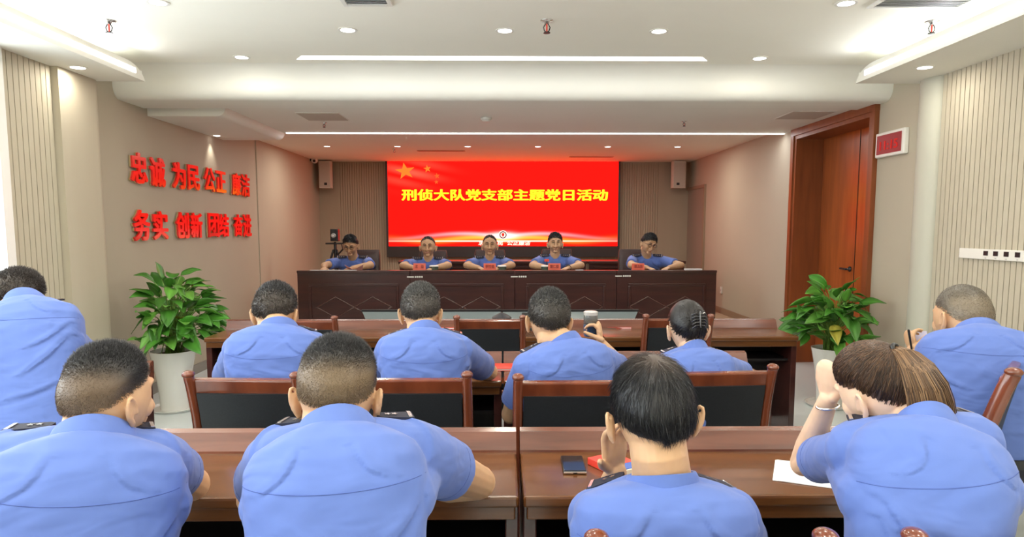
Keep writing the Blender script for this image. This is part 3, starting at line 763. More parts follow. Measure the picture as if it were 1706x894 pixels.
# emergency / sprinkler / vents
def sprinkler(px,py,z,label,s=1):
    p=at(px,py,Z=z); t=thing('fire_sprinkler',label,'sprinkler',(p.x,p.y,z),group='ceiling sprinklers')
    MB().lathe([(.0,0),(.034*s,0),(.034*s,-.004),(.014*s,-.008),(.010*s,-.022),(.0,-.022)],n=18).build('escutcheon',silver,t,local=True,smooth=True)
    fr=MB()
    for q in (-1,1): fr.tube([(q*.008*s,0,-.02*s),(q*.017*s,0,-.035*s),(q*.012*s,0,-.052*s),(0,0,-.060*s)],.0028*s,n=8)
    fr.build('yoke',blackm,t,local=True,smooth=True)
    MB().tube([(0,0,-.022*s),(0,0,-.056*s)],.0045*s,n=8).build('bulb',redcov,t,local=True,smooth=True)
    MB().lathe([(0,-.060*s),(.018*s,-.060*s),(.018*s,-.064*s),(0,-.064*s)],n=14).build('deflector',blackm,t,local=True)
sprinkler(181,34,ZR,'sprinkler head in the ceiling near the left light cove',1.25)
sprinkler(911,34,ZR,'sprinkler head in the middle of the ceiling above the long strip',1.25)
sprinkler(1553,35,ZR,'sprinkler head in the ceiling near the right light cove',1.25)
sprinkler(540,204,ZM,'small sprinkler head under the middle ceiling, left of the round detector',.8)
sprinkler(1140,202,ZM,'small sprinkler head under the middle ceiling, right of the round detector',.8)
sprinkler(657,248,ZA,'small sprinkler head in the stage ceiling beside the second light from the left',.8)
p=at(810,196,Z=ZM); t=thing('smoke_detector','round smoke detector under the middle ceiling above the screen','detector',(p.x,p.y,ZM))
MB().lathe([(0,0),(.055,0),(.055,-.015),(.042,-.03),(.03,-.04),(0,-.04)],n=24).build('housing',white,t,local=True,smooth=True); MB().lathe([(.043,-.024),(.048,-.024),(.048,-.021),(.043,-.019)],n=24).build('vent_ring',black,t,local=True)
def grille(px,py,z,w_,d_,n,label,rim=.025,dark=black):
    p=at(px,py,Z=z); t=thing('air_grille',label,'air vent',(p.x,p.y,z))
    f=MB()
    f.box((-w_/2,-d_/2,-.012),(w_/2,-d_/2+rim,0)).box((-w_/2,d_/2-rim,-.012),(w_/2,d_/2,0)).box((-w_/2,-d_/2+rim,-.012),(-w_/2+rim,d_/2-rim,0)).box((w_/2-rim,-d_/2+rim,-.012),(w_/2,d_/2-rim,0))
    f.build('frame',white,t,local=True); MB().box((-w_/2+rim,-d_/2+rim,-.002),(w_/2-rim,d_/2-rim,0)).build('backing',dark,t,local=True)
    s=MB()
    for k in range(n):
        y=-d_/2+rim+(k+.5)*(d_-2*rim)/n; s.box((-w_/2+rim,y-.012,-.010),(w_/2-rim,y+.006,-.007),rot=M.Rotation(R(28),3,'X'))
    s.build('louvre_blades',grey,t,local=True)
grille(606,-6,ZR,.29,.29,7,'square louvred air grille at the top edge left of the photo centre')
grille(1545,-2,ZR,.55,.30,9,'wide louvred air grille beside the right light cove')
p=at(538,194,Z=ZM); t=thing('access_panel','square ceiling access panel over the left part of the middle bay','ceiling panel',(p.x,p.y,ZM))
MB().box((-.20,-.22,-.006),(.20,.22,0)).build('panel',newmat('panel_tan',(.52,.46,.40),.7),t,local=True); MB().box((-.21,-.23,-.003),(.21,.23,0)).build('panel_rim',beam_m,t,local=True)
p=at(1345,193,Z=ZM); t=thing('access_panel','square ceiling access panel close to the brown door','ceiling panel',(p.x-.05,p.y-.05,ZM))
MB().box((-.20,-.22,-.006),(.20,.22,0)).build('panel',MATS['panel_tan'],t,local=True); MB().box((-.21,-.23,-.003),(.21,.23,0)).build('panel_rim',beam_m,t,local=True)
for px,lb in ((735,'slim slot air vent in the stage ceiling above the left half of the screen'),(985,'slim slot air vent in the stage ceiling above the right half of the screen')):
    p=at(px,251 if px<800 else 261,Z=ZA); t=thing('slot_vent',lb,'air vent',(p.x,p.y,ZA))
    MB().box((-.36,-.06,-.005),(.36,.06,0)).build('frame',newmat('slot_frame'+str(px),(.45,.30,.22),.6),t,local=True); MB().box((-.34,-.035,-.007),(.34,-.008,-.004)).box((-.34,.008,-.007),(.34,.035,-.004)).build('slot',black,t,local=True)

# ================================================================ LED SCREEN
sx0,sx1=at(645,300,Y=12.0).x,at(1031,300,Y=12.0).x; sz1=at(838,269,Y=12.05).z; sz0=at(838,410,Y=12.05).z; fz0=at(838,428,Y=12.05).z
SY=12.05; scx=(sx0+sx1)/2; SW=sx1-sx0; SH=sz1-sz0
scr=thing('led_video_wall','large LED screen showing a red slide with yellow Chinese title','screen',(scx,SY+.08,STG))
MB().box((sx0-.04,SY+.012,fz0),(sx1+.04,YB-.014,sz1+.03)).build('cabinet',newmat('screen_bezel',(.025,.018,.018),.45),scr)
def screenmat():
    m=bpy.data.materials.new('screen_slide'); m.use_nodes=True; nt=m.node_tree; nt.nodes.clear(); N=nt.nodes.new; L=nt.links.new
    tc=N('ShaderNodeTexCoord'); se=N('ShaderNodeSeparateXYZ'); L(tc.outputs['Generated'],se.inputs[0])
    x,z=se.outputs[0],se.outputs[2]
    def m_(op,a,b=None,c=None,cl=False):
        n=N('ShaderNodeMath'); n.operation=op; n.use_clamp=cl
        for i,q in enumerate((a,b,c)):
            if q is None: continue
            if isinstance(q,(int,float)): n.inputs[i].default_value=q
            else: L(q,n.inputs[i])
        return n.outputs[0]
    def mix(f,a,b):
        n=N('ShaderNodeMix'); n.data_type='RGBA'; L(f,n.inputs[0])
        for i,q in ((6,a),(7,b)):
            if isinstance(q,tuple): n.inputs[i].default_value=(*q,1)
            else: L(q,n.inputs[i])
        return n.outputs[2]
    def gauss(v,c,w_):
        d_=m_('SUBTRACT',v,c); d_=m_('DIVIDE',d_,w_); d_=m_('MULTIPLY',d_,d_); return m_('EXPONENT',m_('MULTIPLY',d_,-1))
    ax=m_('ABSOLUTE',m_('SUBTRACT',x,.5))
    col=(.93,.0048,.003)
    # ribbons of light rising over the lower edge
    fade=gauss(x,.5,.34)
    c1=m_('ADD',.085,m_('MULTIPLY',m_('SINE',m_('MULTIPLY',ax,14)),.022))
    g1=m_('MULTIPLY',gauss(z,c1,.030),fade)
    c2=m_('ADD',.115,m_('MULTIPLY',m_('SINE',m_('MULTIPLY',ax,9)),.035))
    g2=m_('MULTIPLY',gauss(z,c2,.020),fade)
    line=m_('MULTIPLY',gauss(z,.062,.006),gauss(x,.5,.42))
    o1=mix(m_('MULTIPLY',g1,.95,cl=True),col,(1,.30,.03))
    o2=mix(m_('MULTIPLY',g2,.75,cl=True),o1,(1,.35,.38))
    o3=mix(m_('MULTIPLY',line,1,cl=True),o2,(1,.85,.6))
    glow=m_('MULTIPLY',m_('MULTIPLY',gauss(z,.125,.035),gauss(x,.5,.05)),.9)
    o4=mix(glow,o3,(1,.8,.72))
    # faint flag folds in the upper left
    fl=m_('MULTIPLY',m_('MULTIPLY',gauss(x,.10,.12),gauss(z,.87,.13)),m_('ADD',.5,m_('MULTIPLY',m_('SINE',m_('ADD',m_('MULTIPLY',x,26),m_('MULTIPLY',z,42))),.5)))
    o5=mix(m_('MULTIPLY',fl,.28),o4,(1,.18,.10))
    em=N('ShaderNodeEmission'); L(o5,em.inputs[0]); em.inputs[1].default_value=K_SCREEN
    out=N('ShaderNodeOutputMaterial'); L(em.outputs[0],out.inputs[0]); return m
panel=MB().box((sx0,SY,sz0),(sx1,SY+.012,sz1)).build('display_panel',screenmat(),scr)
def emis(name,c,s):
    m=newmat(name,(0,0,0),.5,spec=0,emit=c,estr=s); return m
ye=emis('slide_yellow',(1,.80,.02),1.3); wh=emis('slide_white',(1,.80,.6),1.3); orr=emis('slide_orange',(1,.17,.02),1.2); em_navy=emis('slide_navy',(.10,.02,.06),1.0)
yeo=emis('title_outline',(.62,.12,.0),1.0)
def sxz(px,py): p=at(px,py,Y=SY); return p.x,p.z
x0,z0=sxz(669,334); x1,z1=sxz(1013,315)
fr=M.Translation(((x0+x1)/2,SY-.004,(z0+z1)/2))
vs,fs=put_text('刑侦大队党支部主题党日活动',x1-x0,z1-z0,.002,.028,fr); MB().add(vs,fs).build('slide_title',ye,panel,fix=False)
for a,b,tx in ((797,851,'忠诚为民'),(845,884,'公正廉洁')):
    xa,za=sxz(a,408.5); xb,zb=sxz(b if a>800 else 838,400.5)
    vs,fs=put_text(tx,xb-xa,zb-za,.002,.02,M.Translation(((xa+xb)/2,SY-.004,(za+zb)/2)),shear=.15); MB().add(vs,fs).build('slide_motto',wh,panel,fix=False)
def star(px,py,r,mt,sxx=1):
    cx,cz=sxz(px,py); r=r/1137*SY; mb=MB(); pts=[]
    for k in range(10):
        a=PI/2+k*PI/5+.15; q=r if k%2==0 else r*.40; pts.append((cx+q*math.cos(a)*sxx,cz+q*math.sin(a)))
    mb.prism(pts,'y',SY-.004,SY-.001).build('slide_star',mt,panel)
star(675,285,14,orr,1.2); star(712,281,6.5,orr); star(728,293,5,emis('slide_orange_dim',(1,.10,.02),1.1)); star(727,303,4,MATS['slide_orange_dim'])
cx,cz=sxz(838,391); rr=7/1137*SY
MB().lathe([(rr*1.05,0),(rr*1.05,.004),(0,.004),(0,0)],c=(cx,SY-.001,cz),rot=M.Rotation(PI/2,3,'X')).build('slide_emblem_disc',wh,panel)
MB().lathe([(rr*.85,.002),(rr*.85,.006),(rr*.62,.006),(rr*.62,.002),(rr*.85,.002)],c=(cx,SY-.001,cz),rot=M.Rotation(PI/2,3,'X')).build('slide_emblem_ring',em_navy,panel)
sh=[(cx-rr*.35,cz+rr*.4),(cx+rr*.35,cz+rr*.4),(cx+rr*.3,cz-rr*.1),(cx,cz-rr*.5),(cx-rr*.3,cz-rr*.1)]
MB().prism(sh,'y',SY-.009,SY-.002).build('slide_emblem_shield',emis('shield_red',(.7,.03,.02),1),panel)
area('screen_glow',(0,-.12,(sz0+sz1)/2-STG),SW*.98,SH*.95,46,(1,.10,.03),rot=(R(90),0,0),parent=scr)
# ================================================================ WALL LETTERS
def letter(ch,px,ytop,ybot,row,wd,k=0):
    a=at(px,ytop,X=XL+.03); b=at(px,ybot,X=XL+.03); zt,zb=a.z,b.z
    fr=M.Translation((XL+.028,a.y,(zt+zb)/2))@M.Rotation(PI/2,4,'Z')
    vs,fs=put_text(ch,wd,zt-zb,.018,.030,fr)
    o=thing('wall_letter','red raised character '+ch+' on the left wall, '+('first','second','third','fourth','fifth','sixth','seventh','last')[k]+' of the '+row,'sign letter',(XL,a.y,(zt+zb)/2),group='raised characters on the left wall')
    MB().add(vs,fs).build('letter_face',redlet,o,fix=False)
    vs2=[V((p.x-.016,p.y,p.z)) for p in vs]; 
    vs2,fs2=put_text(ch,wd*1.01,(zt-zb)*1.01,  .016,.018,M.Translation((XL+.013,a.y,(zt+zb)/2))@M.Rotation(PI/2,4,'Z'))
    MB().add(vs2,fs2).build('letter_side',edge_m,o,fix=False)
up_=[('忠',230,254,305),('诚',261,262,311),('为',297,270,314),('民',321,275,317),('公',348,279,319),('正',367,285,320),('廉',393,288,325),('洁',408,290,327)]
lo_=[('务',235,349,401),('实',266,351,399),('创',303,353,397),('新',326,354,396),('团',355,355,395),('结',372,356,394),('奋',396,357,393),('进',411,357,394)]
for row,tx in ((up_,'upper row'),(lo_,'lower row')):
    for k,(ch,px,a,b) in enumerate(row): letter(ch,px,a,b,tx,.28,k)
# ================================================================ WALL ITEMS
def rframe(y,z,x=XR): return M.Translation((x,y,z))@M.Rotation(-PI/2,4,'Z')
a=at(1463,238,X=XR-.02); b=at(1511,236,X=XR-.02); yc=(a.y+b.y)/2; zc=(at(1487,218,X=XR-.02).z+at(1487,259,X=XR-.02).z)/2; hw=abs(a.y-b.y)/2; hh=.105
t=thing('digital_clock','white framed digital display with red panel on the right wall beside the door','clock',(XR,yc,zc))
MB().bbox((XR-.045,yc-hw,zc-hh),(XR-.001,yc+hw,zc+hh),.01).build('case',white,t)
MB().box((XR-.048,yc-hw+.035,zc-hh+.025),(XR-.044,yc+hw-.03,zc+hh-.025)).build('display',newmat('clock_red',(.16,.006,.010),.35,spec=.25,emit=(.4,.008,.012),estr=.2),t)
vs,fs=put_text('11:15',hw*1.25,.075,.002,.01,rframe(yc,zc-.01,XR-.050)); MB().add(vs,fs).build('digits',emis('digit_red',(.9,.05,.04),.55),t,fix=False)
a=at(1598,421,X=XSR-.02); 
t=thing('switch_panel','long white wall plate with a row of black square sockets on the slatted right wall','switch panel',(XSR,a.y-.6,a.z))
z1=a.z+.035; z0=a.z-.035; y1=a.y; y0=y1-.95
MB().bbox((XSR-.022,y0,z0),(XSR-.001,y1,z1),.004).build('plate',white,t)
for k in range(6):
    q=at(1643+k*(16+.6*k),421,X=XSR-.02); MB().box((XSR-.026,q.y-.020,z0+.027),(XSR-.021,q.y+.020,z1-.012)).build('socket',black,t)
    MB().box((XSR-.024,q.y-.006,z0+.008),(XSR-.021,q.y+.006,z0+.013)).build('mark',grey,t)
t=thing('wall_socket','small white socket low on the right wall beside the rostrum','socket',at(1201,483,X=XR))
p=at(1201,483,X=XR-.01); MB().bbox((XR-.012,p.y-.04,p.z-.05),(XR-.0005,p.y+.04,p.z+.05),.003).build('plate',white,t)
MB().box((XR-.014,p.y-.012,p.z-.01),(XR-.011,p.y+.012,p.z+.01)).build('slot',grey,t)
def loudspeaker(px,label,sgn):
    y=YB-.25; a=at(px-12,268,Y=y-.12); b=at(px+12,313,Y=y-.12); cx=(a.x+b.x)/2; w_=(b.x-a.x)/2
    t=thing('wall_loudspeaker',label,'loudspeaker',(cx,y,b.z))
    pts=[(cx-w_,y-.08),(cx-w_*.8,y-.13),(cx+w_*.8,y-.13),(cx+w_,y-.08),(cx+w_*.7,y+.12),(cx-w_*.7,y+.12)]
    MB().prism(pts,'z',b.z,a.z).build('cabinet',speaker_w,t)
    MB().box((cx-w_*.75,y-.136,b.z+.02),(cx+w_*.75,y-.130,a.z-.02)).build('front_grille',newmat('grille_cream'+str(px),(.52,.44,.37),.8),t)
    MB().box((cx+.02*sgn-.03,y-.139,b.z+.05),(cx+.02*sgn+.02,y-.135,b.z+.09)).build('badge',black,t)
    MB().box((cx-.03,y+.10,b.z+.15),(cx+.03,YB-.013,b.z+.3)).build('bracket',blackm,t)
loudspeaker(541,'cream wall loudspeaker in the left rear corner above the tripod',1); loudspeaker(1132,'cream wall loudspeaker to the right of the red screen',-1)
p=at(521,267,Y=11.7); t=thing('security_camera','small dome security camera in the top left corner of the stage','security camera',(p.x,p.y,ZA))
MB().box((p.x-.10,p.y-.03,p.z-.01),(p.x-.02,p.y+.03,p.z+.05)).build('bracket',blackm,t)
MB().ell((p.x+.03,p.y,p.z),(.055,.055,.05)).build('housing',white,t,smooth=True); MB().ell((p.x+.035,p.y-.04,p.z-.01),(.025,.02,.025)).build('lens',black,t,smooth=True)
MB().tube([(p.x-.02,p.y,p.z+.04),(p.x-.02,p.y,ZA)],.012).build('mount',blackm,t)

# ================================================================ FURNITURE
def desk(x0,x1,yn,label,group,z=.76,depth=.46,wm=wood):
    """yn = edge nearest the seats; raised rail at the far side"""
    t=thing('conference_desk',label,'desk',((x0+x1)/2,yn,0),group=group)
    cx=(x0+x1)/2; yf=yn+depth; L=(x1-x0)/2-.003
    top=MB().bbox((-L,0,z-.035),(L,depth-.06,z),.008); top.build('tabletop',wm,t,local=True)
    MB().bbox((-L+.01,.012,z-.075),(L-.01,.034,z-.034),.004).build('apron',wm,t,local=True)
    # rail: sloped panel rising at the back
    r=MB(); r.prism([(depth-.075,z-.03),(depth-.068,z+.008),(depth-.035,z+.064),(depth-.002,z+.070),(depth+.002,z+.058),(depth-.002,z-.03)],'x',-L,L); r.build('back_rail',wood_rail,t,local=True)
    for s_ in (-1,1):
        MB().bbox((s_*L-(.04 if s_>0 else 0),.03,0),(s_*L+(.04 if s_<0 else 0),depth-.02,z-.034),.004).build('side_panel',wood_dk,t,local=True)
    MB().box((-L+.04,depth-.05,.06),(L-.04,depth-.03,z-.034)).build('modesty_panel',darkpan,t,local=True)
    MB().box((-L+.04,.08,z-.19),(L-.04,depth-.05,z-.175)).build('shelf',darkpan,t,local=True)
    return t
desk(.055,1.43,1.90,'front glossy brown desk unit holding the phone and the red notebook','desks of the nearest row')
desk(-1.36,.048,1.90,'front glossy brown desk unit left of the seam, two men leaning on it','desks of the nearest row')
desk(.0,1.39,3.40,'second-row brown desk unit in front of the woman with the hair clip','desks of the second row')
desk(-1.39,-.005,3.40,'second-row brown desk unit left of the middle seam','desks of the second row')
desk(-3.10,-1.86,3.15,'side desk at the left by the potted plant, used by the standing-looking officer','desks at the room sides')
desk(2.10,3.2,3.45,'side desk at the right wall used by the officer holding a pen','desks at the room sides')
desk(.72,2.12,4.80,'empty desk at the right end of the row facing the rostrum','desks of the third row')
desk(-.70,.713,4.80,'empty desk in the middle of the row facing the rostrum','desks of the third row')
desk(-2.12,-.708,4.80,'desk at the left end of the row facing the rostrum, near the left plant','desks of the third row')
def chair_proto():
    t=thing('conference_chair','x','chair')
    W=.215
    for s_ in (-1,1):
        pts=[(s_*W,-.20,.0),(s_*W,-.19,.25),(s_*W,-.17,.45),(s_*W,-.185,.62),(s_*W,-.215,.78),(s_*W,-.25,.90),(s_*W,-.268,.945)]
        MB().tube(pts,[.017,.019,.022,.022,.021,.020,.019],n=12,up=(1,0,0),flat=(1,1.25)).ell((s_*W,-.270,.955),(.024,.027,.016)).build('rear_leg',chairwood,t,local=True,smooth=True)
        MB().tube([(s_*(W-.01),.22,0),(s_*(W-.01),.215,.43)],[.015,.021],n=10).build('front_leg',chairwood,t,local=True,smooth=True)
    MB().bbox((-W+.005,-.255,.865),(W-.005,-.225,.935),.007,rot=M.Rotation(R(14),3,'X')).build('top_rail',chairwood,t,local=True)
    MB().bbox((-W+.005,-.205,.50),(W-.005,-.175,.55),.006).build('lower_rail',chairwood,t,local=True)
    p=MB(); rings=[]
    N_=9
    for j in range(N_):
        z=.545+.33*j/(N_-1); y=-.19-.055*(j/(N_-1))**1.5
        row=[]
        x_=W-.022
        for (a,b) in ((-x_,-.012),(-x_*.6,-.018),(0,-.021),(x_*.6,-.018),(x_,-.012),(x_,.012),(x_*.6,.020),(0,.024),(-x_*.6,.020),(-x_,.012)): row.append((a,y+b,z))
        rings.append(row)
    p.loft(rings).build('back_panel',leather,t,local=True,smooth=False,angle=50)
    MB().bbox((-W-.01,-.19,.43),(W+.01,.24,.455),.008).build('seat_frame',chairwood,t,local=True)
    MB().bbox((-W+.005,-.17,.45),(W-.005,.23,.50),.02).build('seat',leather,t,local=True,angle=50)
    for s_ in (-1,1): MB().bbox((s_*(W-.01)-.01,-.18,.18),(s_*(W-.01)+.01,.21,.205),.003).build('stretcher',chairwood,t,local=True)
    return t
chair0=chair_proto(); used=[0]
def chair(x,y,rz,label,group,z=0,sc=1.0):
    c=chair0 if not used[0] else copy_tree(chair0); used[0]=1
    c.location=(x,y,z); c.rotation_euler=(0,0,rz); c['label']=label; c['group']=group; c.scale=(sc,sc,sc)
def chair_px(pl,pr,py,label,group,rz=0,zt=.955):
    c=at((pl+pr)/2,py,Z=zt); x=c.x; y=c.y+.26
    chair(x+math.sin(rz)*-.0,y,rz,label,group)
chair_px(322,498,623,'wooden chair with black back behind the second-row man at the far left','chairs of the second row',R(-3))
chair_px(597,778,623,'wooden chair with black back behind the second-row man with the bare right forearm','chairs of the second row')
chair_px(864,1046,627,'wooden chair with black back behind the man lifting a tea cup','chairs of the second row')
chair_px(1104,1287,612,'wooden chair with black back behind the woman with the hair clip','chairs of the second row',R(4))
chair_px(453,551,529,'empty wooden chair, left one in the row below the rostrum','empty chairs below the rostrum')
chair_px(767,865,528,'empty wooden chair in the middle of the row below the rostrum','empty chairs below the rostrum')
chair_px(1081,1179,526,'empty wooden chair, right one in the row below the rostrum','empty chairs below the rostrum')
chair_px(1005,1360,891,'chair of the black-haired man resting his cheek on his hand','chairs of the nearest row')
chair_px(1528,1885,888,'chair of the ponytailed woman at the near right','chairs of the nearest row')
chair(-.36,1.32,0,'chair of the broad man in the middle of the nearest row','chairs of the nearest row')
chair(-.93,1.28,0,'chair of the near left man with the shaved nape','chairs of the nearest row')
chair(-2.02,2.92,R(4),'chair of the officer at the left edge of the photo','chairs at the room sides')
a_=R(48); chair(1.78-(-.23*math.cos(a_)+.29*math.sin(a_)),2.32-(-.23*math.sin(a_)-.29*math.cos(a_)),a_,'chair with curved brown post at the right edge of the photo','chairs at the room sides',sc=1.08)
# ---- rostrum
PX0,PX1,PY,PZ=-2.36,2.47,7.82,1.048
def podium_unit(x0,x1,label):
    t=thing('rostrum_desk',label,'desk',((x0+x1)/2,PY,STG),group='rostrum units on the stage')
    z0=STG
    MB().bbox((x0,PY,PZ-.03),(x1-.003,PY+.10,PZ),.006).build('front_ledge',wood_dk,t)
    MB().box((x0,PY+.10,z0+.72),(x1-.003,PY+.62,z0+.76)).build('tabletop',wood_dk,t)
    f=MB().box((x0+.002,PY+.02,z0),(x1-.004,PY+.08,PZ-.03)); fr_=f.build('front_panel',wood_dk,t)
    MB().box((x0,PY+.005,z0),(x1-.003,PY+.02,z0+.09)).build('plinth',wood_dk,t)
    MB().box((x0+.002,PY+.08,z0),(x0+.03,PY+.6,z0+.72)).box((x1-.034,PY+.08,z0),(x1-.004,PY+.6,z0+.72)).build('side_panel',wood_dk,t)
    # moulded frame
    g=MB(); a,b,c,d_=x0+.13,x1-.13,z0+.14,PZ-.15
    for lo,hi in (((a,PY+.004,d_-.03),(b,PY+.02,d_)),((a,PY+.004,c),(b,PY+.02,c+.03)),((a,PY+.004,c+.03),(a+.03,PY+.02,d_-.03)),((b-.03,PY+.004,c+.03),(b,PY+.02,d_-.03))): g.bbox(lo,hi,.006)
    g.build('panel_moulding',wood_dk,t)
    q=MB(); xm=(a+b)/2; zm=(c+d_)/2-.02
    for cxx in (-.215,.215):
        for (p1,p2) in (((cxx-.215,0),(cxx,.12)),((cxx,.12),(cxx+.215,0)),((cxx+.215,0),(cxx,-.12)),((cxx,-.12),(cxx-.215,0))):
            q.tube([(xm+p1[0],PY+.018,zm+p1[1]),(xm+p2[0],PY+.018,zm+p2[1])],.009,n=8)
    q.build('diamond_moulding',newmat('moulding_wood',(.085,.034,.028),.25,coat=.5) if 'moulding_wood' not in MATS else MATS['moulding_wood'],t,smooth=True)
xs=[PX0,at(683,480,Y=PY).x,at(858,480,Y=PY).x,at(1028,480,Y=PY).x,PX1]
for i in range(4):
    podium_unit(xs[i],xs[i+1],('leftmost dark wooden rostrum unit with diamond moulding','dark wooden rostrum unit, second from the left','dark wooden rostrum unit, third from the left','rightmost dark wooden rostrum unit beside the right wall')[i])
for px,py,nm in ((691,461,'left'),(864,460.5,'middle'),(1038,459.5,'right')):
    p=at(px,py,Y=PY+.01); t=thing('cable_plate','small white cable plate on the rostrum front, '+nm+' one','cable plate',(p.x,PY,p.z),group='white plates on the rostrum front')
    MB().bbox((p.x-.09,PY+.008,p.z-.008),(p.x-.01,PY+.02,p.z+.006),.002).build('plate',white,t)
    for k in range(4): MB().bbox((p.x+.0+k*.024,PY+.006,p.z-.010),(p.x+.018+k*.024,PY+.02,p.z+.010),.003).build('plug',white,t)
# second row of tables behind the speakers
p0=at(640,432,Y=10.4).x; 
for a,b,zz,lb in ((-1.55,1.25,1.045,'long dark wooden table behind the seated speakers'),(1.26,2.72,1.045,'dark wooden table behind the rightmost speaker')):
    t=thing('rear_table',lb,'desk',((a+b)/2,10.3,STG))
    MB().bbox((a,10.1,zz-.04),(b,10.6,zz),.008).build('tabletop',wood_dk,t); MB().box((a+.02,10.13,STG+.0),(b-.02,10.16,zz-.04)).build('front_panel',wood_dk,t)
    MB().box((a+.02,10.16,STG),(a+.05,10.55,zz-.04)).box((b-.05,10.16,STG),(b-.02,10.55,zz-.04)).build('side_panel',wood_dk,t)
    MB().bbox((a+.08,10.115,zz-.10),(b-.08,10.13,zz-.085),.002).build('moulding',MATS['moulding_wood'],t)
# sofa-like leather office chairs behind the speakers
brownle=noisy('brown_leather',(.045,.022,.018),(.065,.032,.026),nscale=60,rough=.4,bump=.15,bdist=.001)
def office_chair(px,top,label,w_=.29):
    p=at(px,top,Y=9.0); x=p.x
    t=thing('leather_office_chair',label,'chair',(x,8.9,STG),group='leather chairs of the speakers')
    z=p.z
    rings=[]
    for j in range(10):
        f=j/9; zz=STG+.45+(z-STG-.45)*f; hw=w_*(.88+.12*math.sin(f*PI*.8)) if f<.9 else w_*(.97-.10*(f-.9)*10*.5); y=9.0+.05*f
        ring=[]
        for k in range(20):
            a=2*PI*k/20; ca,sa=math.cos(a),math.sin(a); ring.append((x+hw*math.copysign(abs(ca)**.4,ca),y+.05*math.copysign(abs(sa)**.6,sa)*(1 if f<.95 else .6),zz))
        rings.append(ring)
    MB().loft(rings).build('backrest',brownle,t,smooth=False,angle=50)
    MB().bbox((x-.25,8.5,STG+.40),(x+.25,9.0,STG+.48),.03).build('seat',brownle,t)
    MB().tube([(x,8.75,STG+.06),(x,8.75,STG+.40)],.03).build('gas_lift',blackm,t,smooth=True)
    b=MB()
    for k in range(5):
        a=2*PI*k/5; b.tube([(x,8.75,STG+.08),(x+.26*math.cos(a),8.75+.26*math.sin(a),STG+.045)],[.022,.014],n=8)
    b.build('base',blackm,t,smooth=True)
    for k in range(5):
        a=2*PI*k/5; MB().ell((x+.26*math.cos(a),8.75+.26*math.sin(a),STG+.026),(.026,.026,.026),nu=12,nv=8).build('caster',black,t,smooth=True)
office_chair(611,416,'dark leather chair behind the writing officer at the left of the rostrum',.17)
office_chair(721,417,'brown leather chair behind the second speaker from the left',.19)
office_chair(816,416,'brown leather chair behind the middle speaker',.21)
office_chair(928,415,'brown leather chair behind the speaker second from the right',.21)
office_chair(1052,415,'leather chair behind the bespectacled speaker at the right',.17)
# monitors at the foot of the rostrum
scrglass=newmat('monitor_glass',(.20,.24,.25),.12,spec=.6)
for a,b,lb in ((600,834,'left grey floor monitor lying tilted at the foot of the rostrum'),(838,1066,'right grey floor monitor lying tilted at the foot of the rostrum')):
    Ym=6.9; A=at(a,519,Y=Ym); B=at(b,519,Y=Ym); t=thing('floor_monitor',lb,'monitor',((A.x+B.x)/2,Ym,0),group='tilted monitors before the rostrum')
    z1=A.z; ia=.08 if a<700 else .0; ib=.08 if b>1000 else 0
    MB().loft([[(A.x+ia,Ym+.02,z1-.16),(B.x-ib,Ym+.02,z1-.16),(B.x-ib,Ym+.06,z1-.16),(A.x+ia,Ym+.06,z1-.16)],[(A.x,Ym+.10,z1-.01),(B.x,Ym+.10,z1-.01),(B.x,Ym+.14,z1-.01),(A.x,Ym+.14,z1-.01)]]).build('back_shell',scrglass,t)
    MB().box((A.x-.01,Ym+.095,z1-.012),(B.x+.01,Ym+.15,z1+.006)).build('bezel',black,t)
    c=(A.x+B.x)/2
    MB().tube([(c,Ym+.10,z1-.1),(c,Ym+.12,.02)],.03).build('pole',blackm,t,smooth=True); MB().lathe([(0,0),(.22,0),(.22,.012),(.05,.03),(0,.03)],c=(c,Ym+.12,0)).build('foot',blackm,t,smooth=True)
pA=at(836,524,Y=6.85)
t=thing('microphone_base','small black triangular stand between the two floor monitors','stand',(pA.x,6.85,0))
MB().tube([(pA.x,6.85,.02),(pA.x,6.85,pA.z-.03)],.015).build('pole',blackm,t,smooth=True); MB().lathe([(0,0),(.14,0),(.14,.02),(0,.02)],c=(pA.x,6.85,0)).build('foot',blackm,t)
MB().lathe([(.10,pA.z-.035),(.10,pA.z-.025),(.02,pA.z+.02),(0,pA.z+.02)],c=(pA.x,6.85,0)).build('cone',black,t)
# ================================================================ SMALL THINGS
def ztop(): return .7605
p=at(955,774,Z=.765); yaw=R(-1)
t=thing('smartphone','black smartphone in a dark case lying on the front desk right of the seam','phone',(p.x,p.y,.761),rz=yaw)
MB().bbox((-.037,-.075,0),(.037,.075,.010),.0045).build('phone_case',black,t,local=True,angle=50)
MB().bbox((-.034,-.071,.0095),(.034,.071,.0112),.0007).build('phone_screen',newmat('phone_glass',(.012,.014,.016),.06,spec=.7),t,local=True)
MB().bbox((-.036,-.0765,.002),(.036,-.0735,.008),.001).build('phone_frame',silver,t,local=True); MB().box((-.006,-.0775,.003),(.006,-.0755,.007)).build('charging_port',black,t,local=True)
p=at(1026,775,Z=.77); t=thing('notebook','thick notebook with red and blue cover beside the phone on the front desk','notebook',(p.x,p.y,.761),rz=R(30))
MB().bbox((-.050,-.075,.002),(.052,.073,.020),.001).build('pages',newmat('page_cream',(.80,.76,.62),.7),t,local=True)
cv=MB().bbox((-.053,-.025,.0195),(.055,.078,.0222),.001).bbox((-.053,-.078,0),(.055,.078,.002),.0008).bbox((-.055,-.078,0),(-.051,.078,.0222),.001); cv.build('cover',redcov,t,local=True,label='glossy red upper cover')
MB().bbox((-.053,-.070,.0195),(.055,-.0255,.0222),.001).build('blue_band',bluecov,t,local=True)
